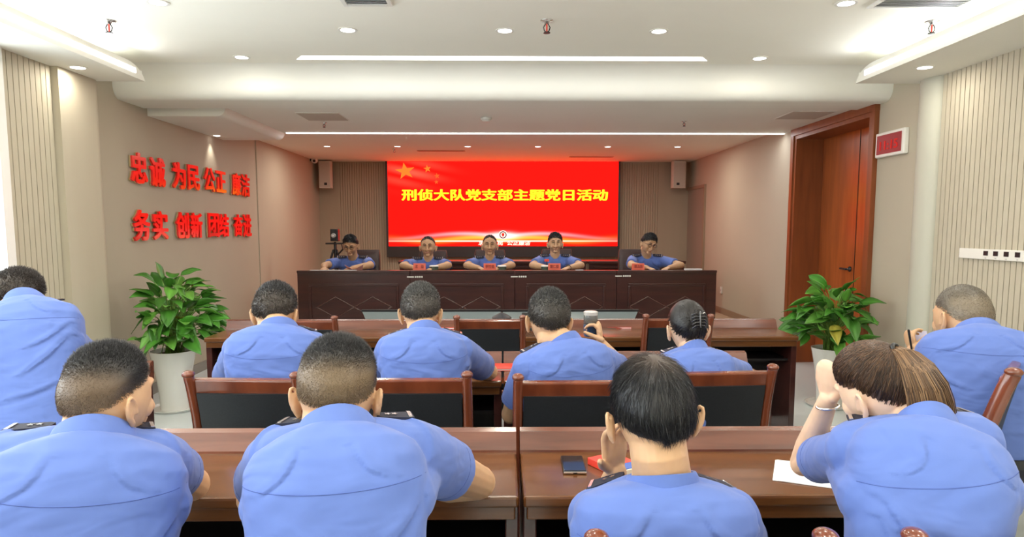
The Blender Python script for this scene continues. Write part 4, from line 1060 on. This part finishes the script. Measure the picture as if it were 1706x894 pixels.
MB().box((-.01,.02,.0223),(.012,.026,.0227)).box((-.006,.034,.0223),(.008,.038,.0227)).build('cover_mark',newmat('mark_yellow',(.9,.6,.2),.5),t,local=True)
# papers
pa=at(1352,790,Z=.765); t=thing('sheet_of_paper','white paper sheets on the front desk under the ponytailed woman\'s elbow','paper',(pa.x,pa.y,.761),rz=R(-24))
MB().box((-.11,-.09,0),(.15,.11,.0012)).build('lower_sheet',paper,t,local=True); MB().box((-.10,-.085,.0014),(.155,.115,.003),rot=M.Rotation(R(3),3,'Z')).build('upper_sheet',paper,t,local=True)
def book(px,py,z,w_,d_,rz,label,mat=redcov,h=.012):
    p=at(px,py,Z=z); t=thing('red_book',label,'book',(p.x,p.y,z+.0008),rz=rz)
    MB().bbox((-w_/2+.003,-d_/2+.003,.0015),(w_/2-.003,d_/2-.003,h-.001),.001).build('pages',paper,t,local=True)
    MB().bbox((-w_/2,-d_/2,0),(w_/2,d_/2,.0018),.0006).bbox((-w_/2,-d_/2,h-.002),(w_/2,d_/2,h),.0006).bbox((-w_/2,-d_/2,0),(-w_/2+.003,d_/2,h),.0006).build('cover',mat,t,local=True)
book(846,613,.76,.20,.15,R(1),'red folder on the second-row desk at its middle seam')
book(1022,545,.76,.26,.16,R(-3),'red folder on the empty row in front of the tea drinker, right of his cup')
book(872,546,.76,.19,.13,R(2),'orange-red booklet on the empty row left of the tea drinker\'s head',newmat('orange_cover',(.80,.16,.05),.45))
book(745,546,.76,.22,.14,R(-2),'red folder on the empty row behind the middle chair')
p=at(881,533,Y=5.16); t=thing('tablet_device','small black tablet propped on the desk rail left of the tea drinker\'s head','tablet',(p.x,5.10,.77))
MB().bbox((p.x-.055,5.085,.765),(p.x+.055,5.10,.90),.004,rot=M.Rotation(R(-10),3,'X')).build('case',black,t); MB().box((p.x-.045,5.082,.775),(p.x+.045,5.086,.89),rot=M.Rotation(R(-10),3,'X')).build('display',newmat('tablet_glass',(.03,.04,.045),.1),t)
# poinsettia-like red plant at the left of the rostrum
p=at(418,522,Y=5.6)
t=thing('small_red_potted_flower','small plant with dark red leaves behind the second-row man at the left','plant',(p.x,6.2,0))
st_=MB().lathe([(0,0),(.15,0),(.15,.03),(.04,.06),(.03,.62),(.12,.66),(.12,.68),(0,.68)],c=(p.x,6.2,0),n=20); st_.build('flower_stand',blackm,t,smooth=False,angle=40)
zc=at(418,530,Y=6.2).z
MB().lathe([(0,.68),(.06,.68),(.08,zc-.02),(.07,zc-.02),(0,zc-.04)],c=(p.x,6.2,0),n=18).build('pot',ceramic,t,smooth=False)
lf=MB(); rg=random.Random(5); tone=[]
for k in range(34):
    a=rg.uniform(0,2*PI); e=rg.uniform(.1,1.3); L=rg.uniform(.07,.12); d_=V((math.cos(a)*math.cos(e),math.sin(a)*math.cos(e),math.sin(e))); s_=d_.orthogonal().normalized(); c=V((p.x,6.2,zc))
    n0=len(lf.v); lf.add([c,c+d_*L*.5+s_*.018,c+d_*L,c+d_*L*.5-s_*.018,c+d_*L*.5+V((0,0,.006))],[(0,1,4),(1,2,4),(2,3,4),(3,0,4)])
    cc=(.32,.025,.02) if k%3 else (.05,.10,.03); tone+=[(*cc,1)]*5
lf.tone=tone; lf.build('foliage',leaf_m,t)
# ---- things on the rostrum
zt=STG+.76; ZP=PZ
def plate(px,label,tx,w_=.145):
    p=at(px,446,Y=8.05); t=thing('name_plate',label,'name plate',(p.x,8.05,zt),group='red name plates on the rostrum')
    z0=zt+.001; h=at(px,438.5,Y=8.05).z-z0
    MB().prism([(8.02,z0),(8.08,z0),(8.055,z0+h),(8.045,z0+h)],'x',p.x-w_/2,p.x+w_/2).build('plate',redplate,t)
    vs,fs=put_text(tx,w_*.72,.042,.002,.01,M.Translation((p.x,8.028,z0+h*.68))@M.Rotation(R(-22),4,'X')); MB().add(vs,fs).build('lettering',plateink,t,fix=False)
plate(699,'red name plate in front of the second speaker from the left','沈　益'); plate(816,'red name plate in front of the middle speaker','李竹韬'); plate(923.5,'red name plate in front of the speaker second from the right','董仁都'); plate(1063,'red name plate in front of the bespectacled speaker at the right','谭泽新')
def cupbox(px,label):
    p=at(px,447,Y=8.12); t=thing('lidded_tea_cup',label,'cup',(p.x,8.12,zt))
    zz=at(px,444.0,Y=8.12).z-zt
    MB().lathe([(0,0.001),(.05,0.001),(.054,zz),(0,zz)],n=24).build('cup_body',newmat('cup_green',(.07,.10,.07),.4) if 'cup_green' not in MATS else MATS['cup_green'],t,local=True,smooth=False,angle=40)
    MB().lathe([(.056,zz),(.058,zz+.008),(.045,zz+.016),(0,zz+.018)],n=24).build('lid',white,t,local=True,smooth=True)
cupbox(723,'dark cup with white lid right of the second speaker\'s name plate'); cupbox(836,'dark cup with white lid right of the middle speaker\'s name plate'); cupbox(909,'dark cup with white lid left of the name plate of the speaker second from right')
p=at(592,446,Y=8.1); t=thing('pink_booklet','folded pink-red booklet in front of the writing officer at the left of the rostrum','booklet',(p.x,8.1,zt))
zq=at(592,440,Y=8.1).z
MB().loft([[(p.x-.11,8.02,zq),(p.x,8.0,zq-.06),(p.x,8.006,zq-.06),(p.x-.11,8.026,zq)],[(p.x-.07,8.12,zt+.002),(p.x,8.10,zt+.002),(p.x,8.106,zt+.002),(p.x-.07,8.126,zt+.002)]]).loft([[(p.x+.11,8.02,zq),(p.x,8.0,zq-.06),(p.x,8.006,zq-.06),(p.x+.11,8.026,zq)],[(p.x+.07,8.12,zt+.002),(p.x,8.10,zt+.002),(p.x,8.106,zt+.002),(p.x+.07,8.126,zt+.002)]]).build('cover',pinkpap,t)
def sheet(px,py,w_,d_,label,h=.004,Y=7.90,z=PZ):
    p=at(px,py,Z=z); t=thing('paper_sheet',label,'paper',(p.x,Y,z+.0006)); MB().box((-w_/2,-d_/2,0),(w_/2,d_/2,h),rot=M.Rotation(.1,3,'Z')).build('sheet',paper,t,local=True)
sheet(548,448,.30,.05,'white sheet on the rostrum edge at the writing officer\'s right hand',Y=7.87); sheet(582,449,.22,.05,'white sheet on the rostrum edge before the pink booklet',Y=7.87)
sheet(1138,446,.20,.05,'small stack of white papers on the rostrum at the far right',h=.016,Y=7.87); sheet(962,448,.09,.04,'small white slip on the rostrum edge by the watch-wearing speaker',Y=7.87)
p=at(911,441,Y=8.2); t=thing('small_flag_stand','small dark stand with red top on the cup side of the second speaker from right','desk ornament',(p.x,8.22,zt))
MB().tube([(p.x,8.22,zt+.002),(p.x,8.22,zt+.14)],.008).build('stem',black,t,smooth=True); MB().bbox((p.x-.028,8.21,zt+.12),(p.x+.028,8.23,zt+.15),.004).build('red_top',redcov,t); MB().lathe([(0,0.001),(.03,0.001),(.03,.012),(0,.014)],c=(p.x,8.22,zt)).build('base',black,t)
# camera on tripod
p=at(558,392,Y=9.6); x,y,z=p.x,9.6,p.z
t=thing('tripod_camera','black camera on a tripod at the left rear of the stage','camera tripod',(x,y,STG))
MB().bbox((x-.055,y-.05,z-.08),(x+.055,y+.06,z+.09),.01).build('camera_body',black,t); MB().lathe([(0,0),(.028,0),(.03,.05),(.02,.05),(0,.045)],c=(x,y-.05,z+.0),rot=M.Rotation(PI/2,3,'X')).build('lens',grey,t,smooth=True)
MB().lathe([(0,.001),(.011,.001),(.011,.004),(0,.004)],c=(x,y-.095,z),rot=M.Rotation(PI/2,3,'X')).build('lens_glint',white,t)
zz=at(558,405,Y=y).z; MB().bbox((x-.13,y-.03,zz-.015),(x+.13,y+.03,zz+.008),.006).tube([(x+.10,y-.02,zz-.01),(x+.12,y-.05,zz-.08),(x+.05,y-.04,zz-.15)],.012).build('mount_head',black,t)
MB().tube([(x,y,zz),(x,y,STG+.35)],[.022,.018]).build('centre_column',blackm,t,smooth=True)
for k in range(3):
    a=R(90+120*k); MB().tube([(x+.03*math.cos(a),y+.03*math.sin(a),zz-.10),(x+.33*math.cos(a),y+.33*math.sin(a),STG+.02)],[.016,.011],n=8).build('leg',blackm,t,smooth=True)

# ================================================================ PLANTS
def plant(x,y,label,rt,rb,hp,H,W,nleaf,seed,lean=(0,0)):
    t=thing('potted_plant',label,'potted plant',(x,y,0),group=None)
    prof=[(0,.006),(rb,.006)]+[(rb+(rt-rb)*(k/10)**1.15-.012*math.sin(PI*k/10),.006+(hp-.006)*k/10) for k in range(1,11)]+[(rt-.012,hp),(rt-.02,hp-.05),(0,hp-.05)]
    MB().lathe(prof,n=40).build('pot',ceramic,t,local=True,angle=35)
    MB().lathe([(0,0),(rb+.07,0),(rb+.095,.022),(rb+.085,.022),(rb+.065,.0055),(0,.0055)],n=40).build('saucer',ceramic,t,local=True,angle=35)
    MB().lathe([(0,hp-.049),(rt-.022,hp-.049),(rt-.022,hp-.035),(0,hp-.03)],n=28).build('soil',soil,t,local=True)
    rg=random.Random(seed); lf=MB(); tone=[]; stm=MB()
    k=-1
    while k<nleaf-1:
        k+=1; a=rg.uniform(0,2*PI); f=(k+.5)/nleaf
        rad=W*math.sqrt(rg.uniform(.03,1))*(1.0 if f>.12 else .9)
        cz=hp+.05+(H-hp-.07)*(1-(rad/W)**2*.62)*rg.uniform(.35 if rad<W*.55 else .12,1.0)
        b=V((rg.gauss(0,.035),rg.gauss(0,.035),hp-.04)); e=V((math.cos(a)*rad*.80+lean[0],math.sin(a)*rad*.80+lean[1],cz))
        if abs(x+e.x)>(2.90 if x<0 else 3.0): k-=1; continue
        mid_=V((e.x*.35,e.y*.35,hp+(cz-hp)*.75))
        stm.tube([b,b.lerp(mid_,.6)+V((0,0,.02)),mid_.lerp(e,.5)+V((0,0,.01)),e],[.0042,.0038,.003,.0025],n=5,caps='flat')
        # leaf blade
        L=rg.uniform(.15,.23); Wd=L*rg.uniform(.21,.29)
        el=rg.uniform(-.55,.75) if rad>W*.4 else rg.uniform(.2,1.2)
        az=a+rg.gauss(0,.45); d_=V((math.cos(az)*math.cos(el),math.sin(az)*math.cos(el),math.sin(el))); s_=d_.cross(V((0,0,1))).normalized(); s_=(M.Rotation(rg.gauss(0,.45),3,d_)@s_); n_=s_.cross(d_)
        base=(.055,.20,.022) if rg.random()<.75 else (.11,.30,.04)
        if rg.random()<.012: base=(.40,.36,.05)
        sc_=rg.uniform(.7,1.25); base=tuple(c*sc_ for c in base); droop=rg.uniform(.15,.45)
        nl=9; n0=len(lf.v)
        for i in range(nl):
            u=i/(nl-1); wd=Wd*math.sin(PI*min(1,u**.72))**.85 if 0<u<1 else .0008
            c=e+d_*(L*u)-V((0,0,1))*(droop*L*u*u)
            for q,up_ in ((-1,.28),(-.5,.08),(0,0),(.5,.08),(1,.28)):
                lf.v.append(tuple(c+s_*(wd*q)+n_*(wd*up_)+n_*(.004*math.sin(u*9+k)*abs(q)))); 
                sh=1.0 if q else 1.35; tone.append((base[0]*sh,base[1]*sh,base[2]*sh,1))
        for i in range(nl-1):
            for q in range(4):
                a_=n0+i*5+q; lf.f.append((a_,a_+1,a_+6,a_+5))
    lf.tone=tone; fo=lf.build('foliage',leaf_m,t,local=True,smooth=True,fix=False); 
    md=fo.modifiers.new('s','SOLIDIFY'); md.thickness=.0012
    stm.build('stems',stem_m,t,local=True,smooth=True)
    return t
pl=at(293,680,Z=0)
plant(pl.x,pl.y-.0,'leafy green plant in a tall white pot by the left wall below the red letters',.185,.118,at(300,588,Y=pl.y-.15).z,at(305,448,Y=pl.y).z,.41,135,3,lean=(0,0))
pr=V((2.84,5.78,0))
plant(pr.x,pr.y,'leafy green plant in a white pot between the brown door and the right column',.17,.11,at(1400,585,Y=5.6).z,at(1410,470,Y=5.7).z,.38,130,12,lean=(0,0))

# ================================================================ PEOPLE
BLK=(.012,.012,.014)
def P(px,py,Y): return at(px,py,Y=Y)
def hipat(px,Y,z=.60): p=at(px,450,Y=Y); return V((p.x,Y,z))
# ---- nearest row
person('near left man in blue shirt seen from behind, flat-top hair, head turned right',
  P(180,660,1.46),.96,(-26,8,-2),P(158,722,1.41),hipat(80,1.32),P(22,772,1.38),P(246,768,1.46),P(-30,850,1.75),P(320,806,1.84),P(60,830,2.0),P(190,815,2.04),
  skin=skin_a,bw=1.0,bd=1.1,arm=1.12,sleeve=1.0,neck=.066,chub=1.05,hunch=.04,sf=.50,
  hairk=dict(style='crew',n=17000,fade=.9,under=(.15,.10,.062),topl=.017,backl=.005,grey=.05,thick=.00040))
person('broad man in blue shirt seen from behind, crew cut, right elbow on the desk',
  P(563,650,1.50),1.02,(0,12,1),P(562,710,1.43),hipat(573,1.32),P(474,764,1.45),P(674,752,1.47),P(425,830,1.80),P(797,803,1.86),P(500,820,2.04),P(650,815,2.06),
  skin=skin_a,bw=.99,bd=1.1,arm=1.16,sleeve=1.03,neck=.069,chub=1.05,hunch=.05,sf=.52,
  hairk=dict(style='crew',n=18000,fade=.95,under=(.17,.115,.065),topl=.016,backl=.005,bald=.0,grey=.02,thick=.00040))
person('slim man with black straight hair seen from behind, left hand against his cheek',
  P(1087,684,1.45),1.03,(4,6,-3),P(1104,795,1.43),hipat(1108,1.42),P(996,864,1.47),P(1214,864,1.47),P(1010,850,1.78),P(1240,905,1.72),P(1026,786,1.60),P(1180,850,1.95),
  hl=dict(d=(-.10,-.16,1),n=(.5,-.85,.1),curl=(.15,.35,.30),side=1,thumb=(.5,.6,.3),s=.98,spread=.12),
  skin=skin_a,bw=1.03,bd=.95,arm=1.0,neck=.061,hunch=.03,sf=.72,chub=1.0,earx=.089,
  hairk=dict(style='long',n=20000,fade=.0,under=(.09,.06,.045),topl=.040,backl=.034,flow='down',crown=(.05,-.25,.97),bald=.55,grey=.03,thick=.00050))
def pony(hb,mt):
    rg=random.Random(9); tone=hb.tone; tie=V((.012,-.088,.075)); WT=mt@tie
    # cap strands combed towards the tie
    for k in range(7000):
        while True:
            d_=np.array([[rg.gauss(0,1),rg.gauss(0,1),rg.gauss(0,1)]]); d_/=np.linalg.norm(d_)
            if hmask('pony')(d_)[0]>.0: break
        p=V(HP(d_,.008)[0]); q=tie; mids=[]
        n_=5
        for i in range(n_+1):
            u=i/n_*rg.uniform(.75,1.0); v=p.lerp(q,u); dd=np.array([[v.x,v.y+.0,v.z]]); dd/=max(1e-6,np.linalg.norm(dd)); w_=V(HP(dd,.003+(.008+.004*rg.random())*float(sm(hmask('pony')(dd),0,.35)[0]))[0]); mids.append(mt@w_)
        c=rg.choice([(.075,.036,.018),(.045,.022,.012),(.12,.062,.030),(.03,.016,.010)]); s_=rg.uniform(.7,1.25)
        lock(hb,tone,mids,[.0007]*len(mids),tuple(x*s_ for x in c))
    inv=mt.inverted(); dn=(inv.to_3x3()@V((.12,.0,-1))).normalized(); bk=(inv.to_3x3()@V((.25,-1,0))).normalized()
    for k in range(5000):
        a=rg.uniform(0,2*PI); r=math.sqrt(rg.random()); o=V((math.cos(a),0,math.sin(a))); o=o.x*V((1,.25,0))+o.z*V((0,.25,1))
        pts=[]; L=rg.uniform(.17,.245); wdt=.017+.0*k
        for i in range(7):
            u=i/6; fl=.017+.032*math.sin(min(1,u*1.15)*PI*.62); c=WT+V((.062*u+.004,-.072*math.sin(min(1,u*1.6)*PI/2),.022*math.sin(u*PI)*(1-u)-L*u**1.25)); ow=V((math.cos(a),.35*math.sin(a),.35*math.sin(a)))
            pts.append(c+ow*r*fl)
        c=rg.choice([(.15,.080,.038),(.10,.052,.025),(.24,.14,.07),(.06,.032,.017)]); s_=rg.uniform(.7,1.25)
        lock(hb,tone,pts,[.0008,.0010,.0010,.0009,.0008,.0006,.0003],tuple(x*s_ for x in c))
wt,wm,_b=person('woman with brown ponytail in light blue uniform shirt, head bowed on her left fist',
  P(1460,646,1.56),.94,(24,26,-10),P(1545,702,1.45),hipat(1528,1.38),P(1430,752,1.50),P(1612,740,1.46),P(1338,772,1.88),P(1640,815,1.66),P(1380,664,1.70),P(1560,830,1.95),
  hl=dict(d=(-.16,-.20,1),n=(.75,.35,.0),curl=(.95,1.25,.9),side=1,thumb=(.8,.25,.6),s=.95,spread=.10),
  skin=skin_b,bw=.86,bd=.88,arm=.86,neck=.050,hunch=.06,sf=.66,female=True,sleeve=1.06,
  folds=[((-.12,-.22),(.16,-.46),.014,.007),((-.10,-.30),(.10,-.50),.012,.005),((.02,-.2),(.17,-.34),.012,.005)],
  hairk=dict(style='pony',n=10,black=(.055,.028,.015),under=(.09,.05,.03),topl=.013,backl=.01,flow='down',extra=pony))
MB().tube([wm@V((.012+.009*math.cos(a*PI/8),-.088,.076+.009*math.sin(a*PI/8))) for a in range(17)],.005,n=8).build('hair_tie',black,wt,smooth=True)
MB().tube([P(1380,664,1.70)+V((.027*math.cos(a*PI/12),.024*math.sin(a*PI/12),-.02+.004*math.cos(a*PI/12))) for a in range(25)],.0035,n=8).build('bracelet',silver,wt,smooth=True)
# ---- second row
HK=dict(style='short',n=5200,fade=.45,under=(.10,.075,.055),topl=.018,backl=.012,grey=.10,thick=.0011)
person('second-row man at the left seen from behind, both ears showing, shoulders hunched',
  P(459,518,3.05),1.08,(-3,18,0),P(465,541,2.94),hipat(452,2.95),P(400,584,2.95),P(520,580,2.97),P(372,640,3.30),P(548,640,3.32),P(420,628,3.5),P(500,628,3.5),
  bw=1.12,arm=1.08,neck=.064,chub=1.03,hunch=.06,near=True,hairk=dict(HK))
person('second-row man with greying short hair, right forearm resting bare on the desk',
  P(701,517,3.02),1.02,(0,12,0),P(708,547,2.93),hipat(700,2.95),P(652,583,2.92),P(764,583,2.94),P(634,640,3.22),P(815,619,3.42),P(675,630,3.55),P(772,612,3.60),
  bw=1.0,arm=1.05,neck=.058,hunch=.05,hairk=dict(HK,fade=.35,grey=.22,black=(.03,.03,.03)))
tc,tm,_b=person('second-row man lifting a tea cup with his right hand, left elbow hanging beside the chair',
  P(914,530,2.96),1.08,(6,8,4),P(941,565,2.88),hipat(950,2.93),P(880,612,2.84),P(1000,600,2.92),P(851,690,2.98),P(1036,616,3.32),P(868,650,3.35),P(1001,572,3.30),
  hr=dict(d=(-.10,.25,1),n=(-.9,.2,.1),curl=(.75,.75,.5),side=1,thumb=(.5,.1,.9),s=.98,spread=.03),
  bw=1.02,arm=1.02,neck=.058,hunch=.05,sf=.70,hairk=dict(HK,fade=.25,grey=.10,black=(.02,.02,.02)))
def bun(hb,mt):
    rg=random.Random(4); tone=hb.tone; c0=V((.012,-.112,.030))
    for k in range(1100):
        while True:
            d_=np.array([[rg.gauss(0,1),rg.gauss(0,1),rg.gauss(0,1)]]); d_/=np.linalg.norm(d_)
            if hmask('bun')(d_)[0]>.0: break
        p=V(HP(d_,.008)[0]); pts=[]
        for i in range(5):
            u=i/4*.95; v=p.lerp(c0,u); dd=np.array([[v.x,v.y,v.z]]); dd/=np.linalg.norm(dd); pts.append(mt@V(HP(dd,.011)[0]))
        s_=rg.uniform(.5,1.6); lock(hb,tone,pts,[.0020]*5,(.016*s_,.014*s_,.014*s_))
    for k in range(260):
        a0=rg.uniform(0,2*PI); rr=rg.uniform(.012,.036); pts=[]
        for i in range(7):
            a=a0+i*.42; pts.append(mt@(c0+V((rr*math.cos(a),-.018*math.sqrt(max(0,1-(rr/.04)**2))-rg.uniform(0,.003),rr*1.15*math.sin(a)))))
        s_=rg.uniform(.5,1.8); lock(hb,tone,pts,[.0022]*7,(.018*s_,.015*s_,.015*s_))
dt,dm,_b=person('second-row woman with dark hair twisted up under a black claw clip',
  P(1145,544,3.02),1.02,(2,10,0),P(1157,580,2.93),hipat(1160,2.95),P(1112,612,2.92),P(1200,610,2.95),P(1085,650,3.22),P(1246,624,3.38),P(1120,630,3.5),P(1205,622,3.55),
  skin=skin_b,bw=.90,bd=.9,arm=.88,neck=.048,hunch=.04,female=True,hairk=dict(style='bun',n=10,under=(.05,.04,.035),topl=.013,extra=bun))
cl=MB()
for k in range(5):
    for q in (-1,1): cl.tube([dm@V((.012+.002*q,-.142,.050-.012*k)),dm@V((.012+q*.020,-.143,.052-.013*k)),dm@V((.012+q*.030,-.128,.046-.014*k))],.0028,n=6)
cl.tube([dm@V((.012,-.145,.056)),dm@V((.012,-.146,-.006))],.004,n=8); cl.build('claw_clip',newmat('clip_black',(.02,.018,.02),.12,coat=1),dt,smooth=True)
person('officer at the left edge seen from behind, leaning forward over the side desk',
  P(28,498,2.86),1.08,(-12,24,2),P(43,503,2.74),hipat(42,2.52,.62),P(-22,556,2.66),P(92,552,2.72),P(-40,640,3.0),P(140,592,3.12),P(10,620,3.3),P(70,600,3.36),
  bw=1.08,bd=1.0,arm=1.05,neck=.060,hunch=.05,sf=.86,base=None,hairk=dict(HK,n=6500,fade=.2,grey=0,black=(.02,.014,.012)))
rt,rm,_b=person('heavy officer with shaved grey hair at the right seen from behind, holding a pen',
  P(1603,528,2.98),1.27,(14,16,8),P(1628,553,2.86),hipat(1652,2.74),P(1562,592,2.95),P(1702,600,2.84),P(1556,624,3.34),P(1745,660,3.1),P(1522,585,3.42),P(1650,640,3.4),
  hl=dict(d=(-.1,.35,.8),n=(.9,.1,.1),curl=(.6,.7,.5),side=1,thumb=(.6,.1,.9),s=1.0,spread=.04),
  bw=1.28,bd=1.25,arm=1.3,neck=.080,sleeve=1.05,chub=1.06,hunch=.06,sf=.72,skin=skin_a,
  hairk=dict(style='buzz',n=9000,fade=.8,black=(.10,.085,.065),under=(.24,.19,.13),topl=.005,backl=.004,grey=.3,thick=.0008))
# ---- officers on the stage, facing the hall
def seated(px,py,lab,yaw=180,pitch=6,roll=0,sp=.178,hsz=1.0,Y=8.62,hk=None,lean=0,glasses=False,skin=skin_a,wx=(.12,.12),ex=(.28,.28),chub=1.0,hy=0):
    hsz=hsz*1.08; h=P(px,py-3,Y-hy); nb=V((h.x+lean*.3,Y+.03,h.z-.160)); 
    hip=V((h.x+lean,8.80,STG+.58)); zt_=STG+.80
    el=V((h.x+ex[0],8.34,zt_+.03)); er=V((h.x-ex[1],8.34,zt_+.03)); wl=V((h.x+wx[0],8.14,zt_+.01)); wr=V((h.x-wx[1],8.14,zt_+.01))
    return person(lab,h,hsz,(yaw,pitch,roll),nb,hip,nb+V((sp,.01,-.062)),nb+V((-sp,.01,-.062)),el,er,wl,wr,near=False,face=True,skin=skin,bw=1.05,bd=.95,arm=1.0,neck=.060,hunch=-.0,sf=.72,glasses=glasses,chub=chub*1.05,
      base=(h.x,8.8,STG),hairk=hk or dict(style='short',n=1500,fade=.1,topl=.022,backl=.010,thick=.0022))
seated(584,411,'officer at the left end of the rostrum, black fringe, head bowed, writing',pitch=26,hsz=1.0,wx=(.10,.24),skin=skin_c,glasses=True,hy=.10)
seated(713,413,'second officer from the left on the rostrum, receding hair, looking ahead',hk=dict(style='recede',n=900,fade=.3,topl=.008,backl=.006,thick=.002),chub=1.05,hsz=1.03,skin=skin_c)
seated(816,411,'officer in the middle of the rostrum, high forehead, looking at the audience',hk=dict(style='recede',n=1000,fade=.2,topl=.010,backl=.006,thick=.002),hsz=1.03,pitch=3,skin=skin_c)
s4=seated(925,408,'officer second from the right on the rostrum, black brushed-up hair, speaking',hk=dict(style='short',n=1700,fade=.1,topl=.026,backl=.010,thick=.0022),pitch=3,sp=.175,ex=(.30,.30))
seated(1081,408,'officer at the right end of the rostrum wearing glasses, head tilted down to his notes',pitch=24,yaw=192,roll=-10,glasses=True,ex=(.36,.26),wx=(.16,.10),hk=dict(style='short',n=1700,fade=.0,topl=.020,backl=.014,thick=.0022),sp=.175,hy=.08,lean=0)
MB().tube([V((P(925,408,8.62).x+.12,8.14,STG+.81))+V((.030*math.cos(a*PI/10),0.0,.030*math.sin(a*PI/10))) for a in range(21)],.008,n=8).build('wrist_watch',black,s4[0],smooth=True)
# ---- things held
p=P(984,543,3.36); 
t=thing('tea_tumbler','clear tea tumbler with dark blue sleeve held up by the second-row man','cup',(p.x,p.y,p.z-.05))
MB().lathe([(0,0),(.031,0),(.034,.004),(.036,.058),(.033,.060),(0,.060)],n=28).build('blue_sleeve',newmat('tumbler_blue',(.03,.07,.16),.35),t,local=True,angle=40)
MB().lathe([(.0355,.058),(.034,.115),(.031,.118),(.031,.112),(.032,.062)],n=28).build('glass_body',newmat('tumbler_glass',(.75,.80,.80),.05,trans=.85),t,local=True,smooth=True)
MB().lathe([(.030,.104),(.035,.106),(.036,.122),(.028,.126),(0,.127)],n=28).build('rim_lid',newmat('lid_grey',(.62,.60,.56),.25,metal=.3),t,local=True,angle=40)
p=P(1516,568,3.40); t=thing('pen','black pen held upright in the right-hand officer\'s fingers','pen',tuple(p-V((0,0,.0))))
MB().tube([(.012,0,-.045),(-.010,.0,.055)],[.0045,.0062],n=10).build('barrel',black,t,local=True,smooth=True); MB().tube([(.0125,0,-.047),(.0145,0,-.056)],[.003,.001],n=8,caps='flat').build('tip',grey,t,local=True)
p=P(1532,566,3.48); t=thing('note_pad','pale lilac note pad held in front of the officer with the pen','notebook',tuple(p))
MB().bbox((-.045,0,-.05),(.045,.006,.045),.001,rot=M.Rotation(R(-18),3,'X')).build('pages',newmat('lilac',(.55,.53,.72),.6),t,local=True)
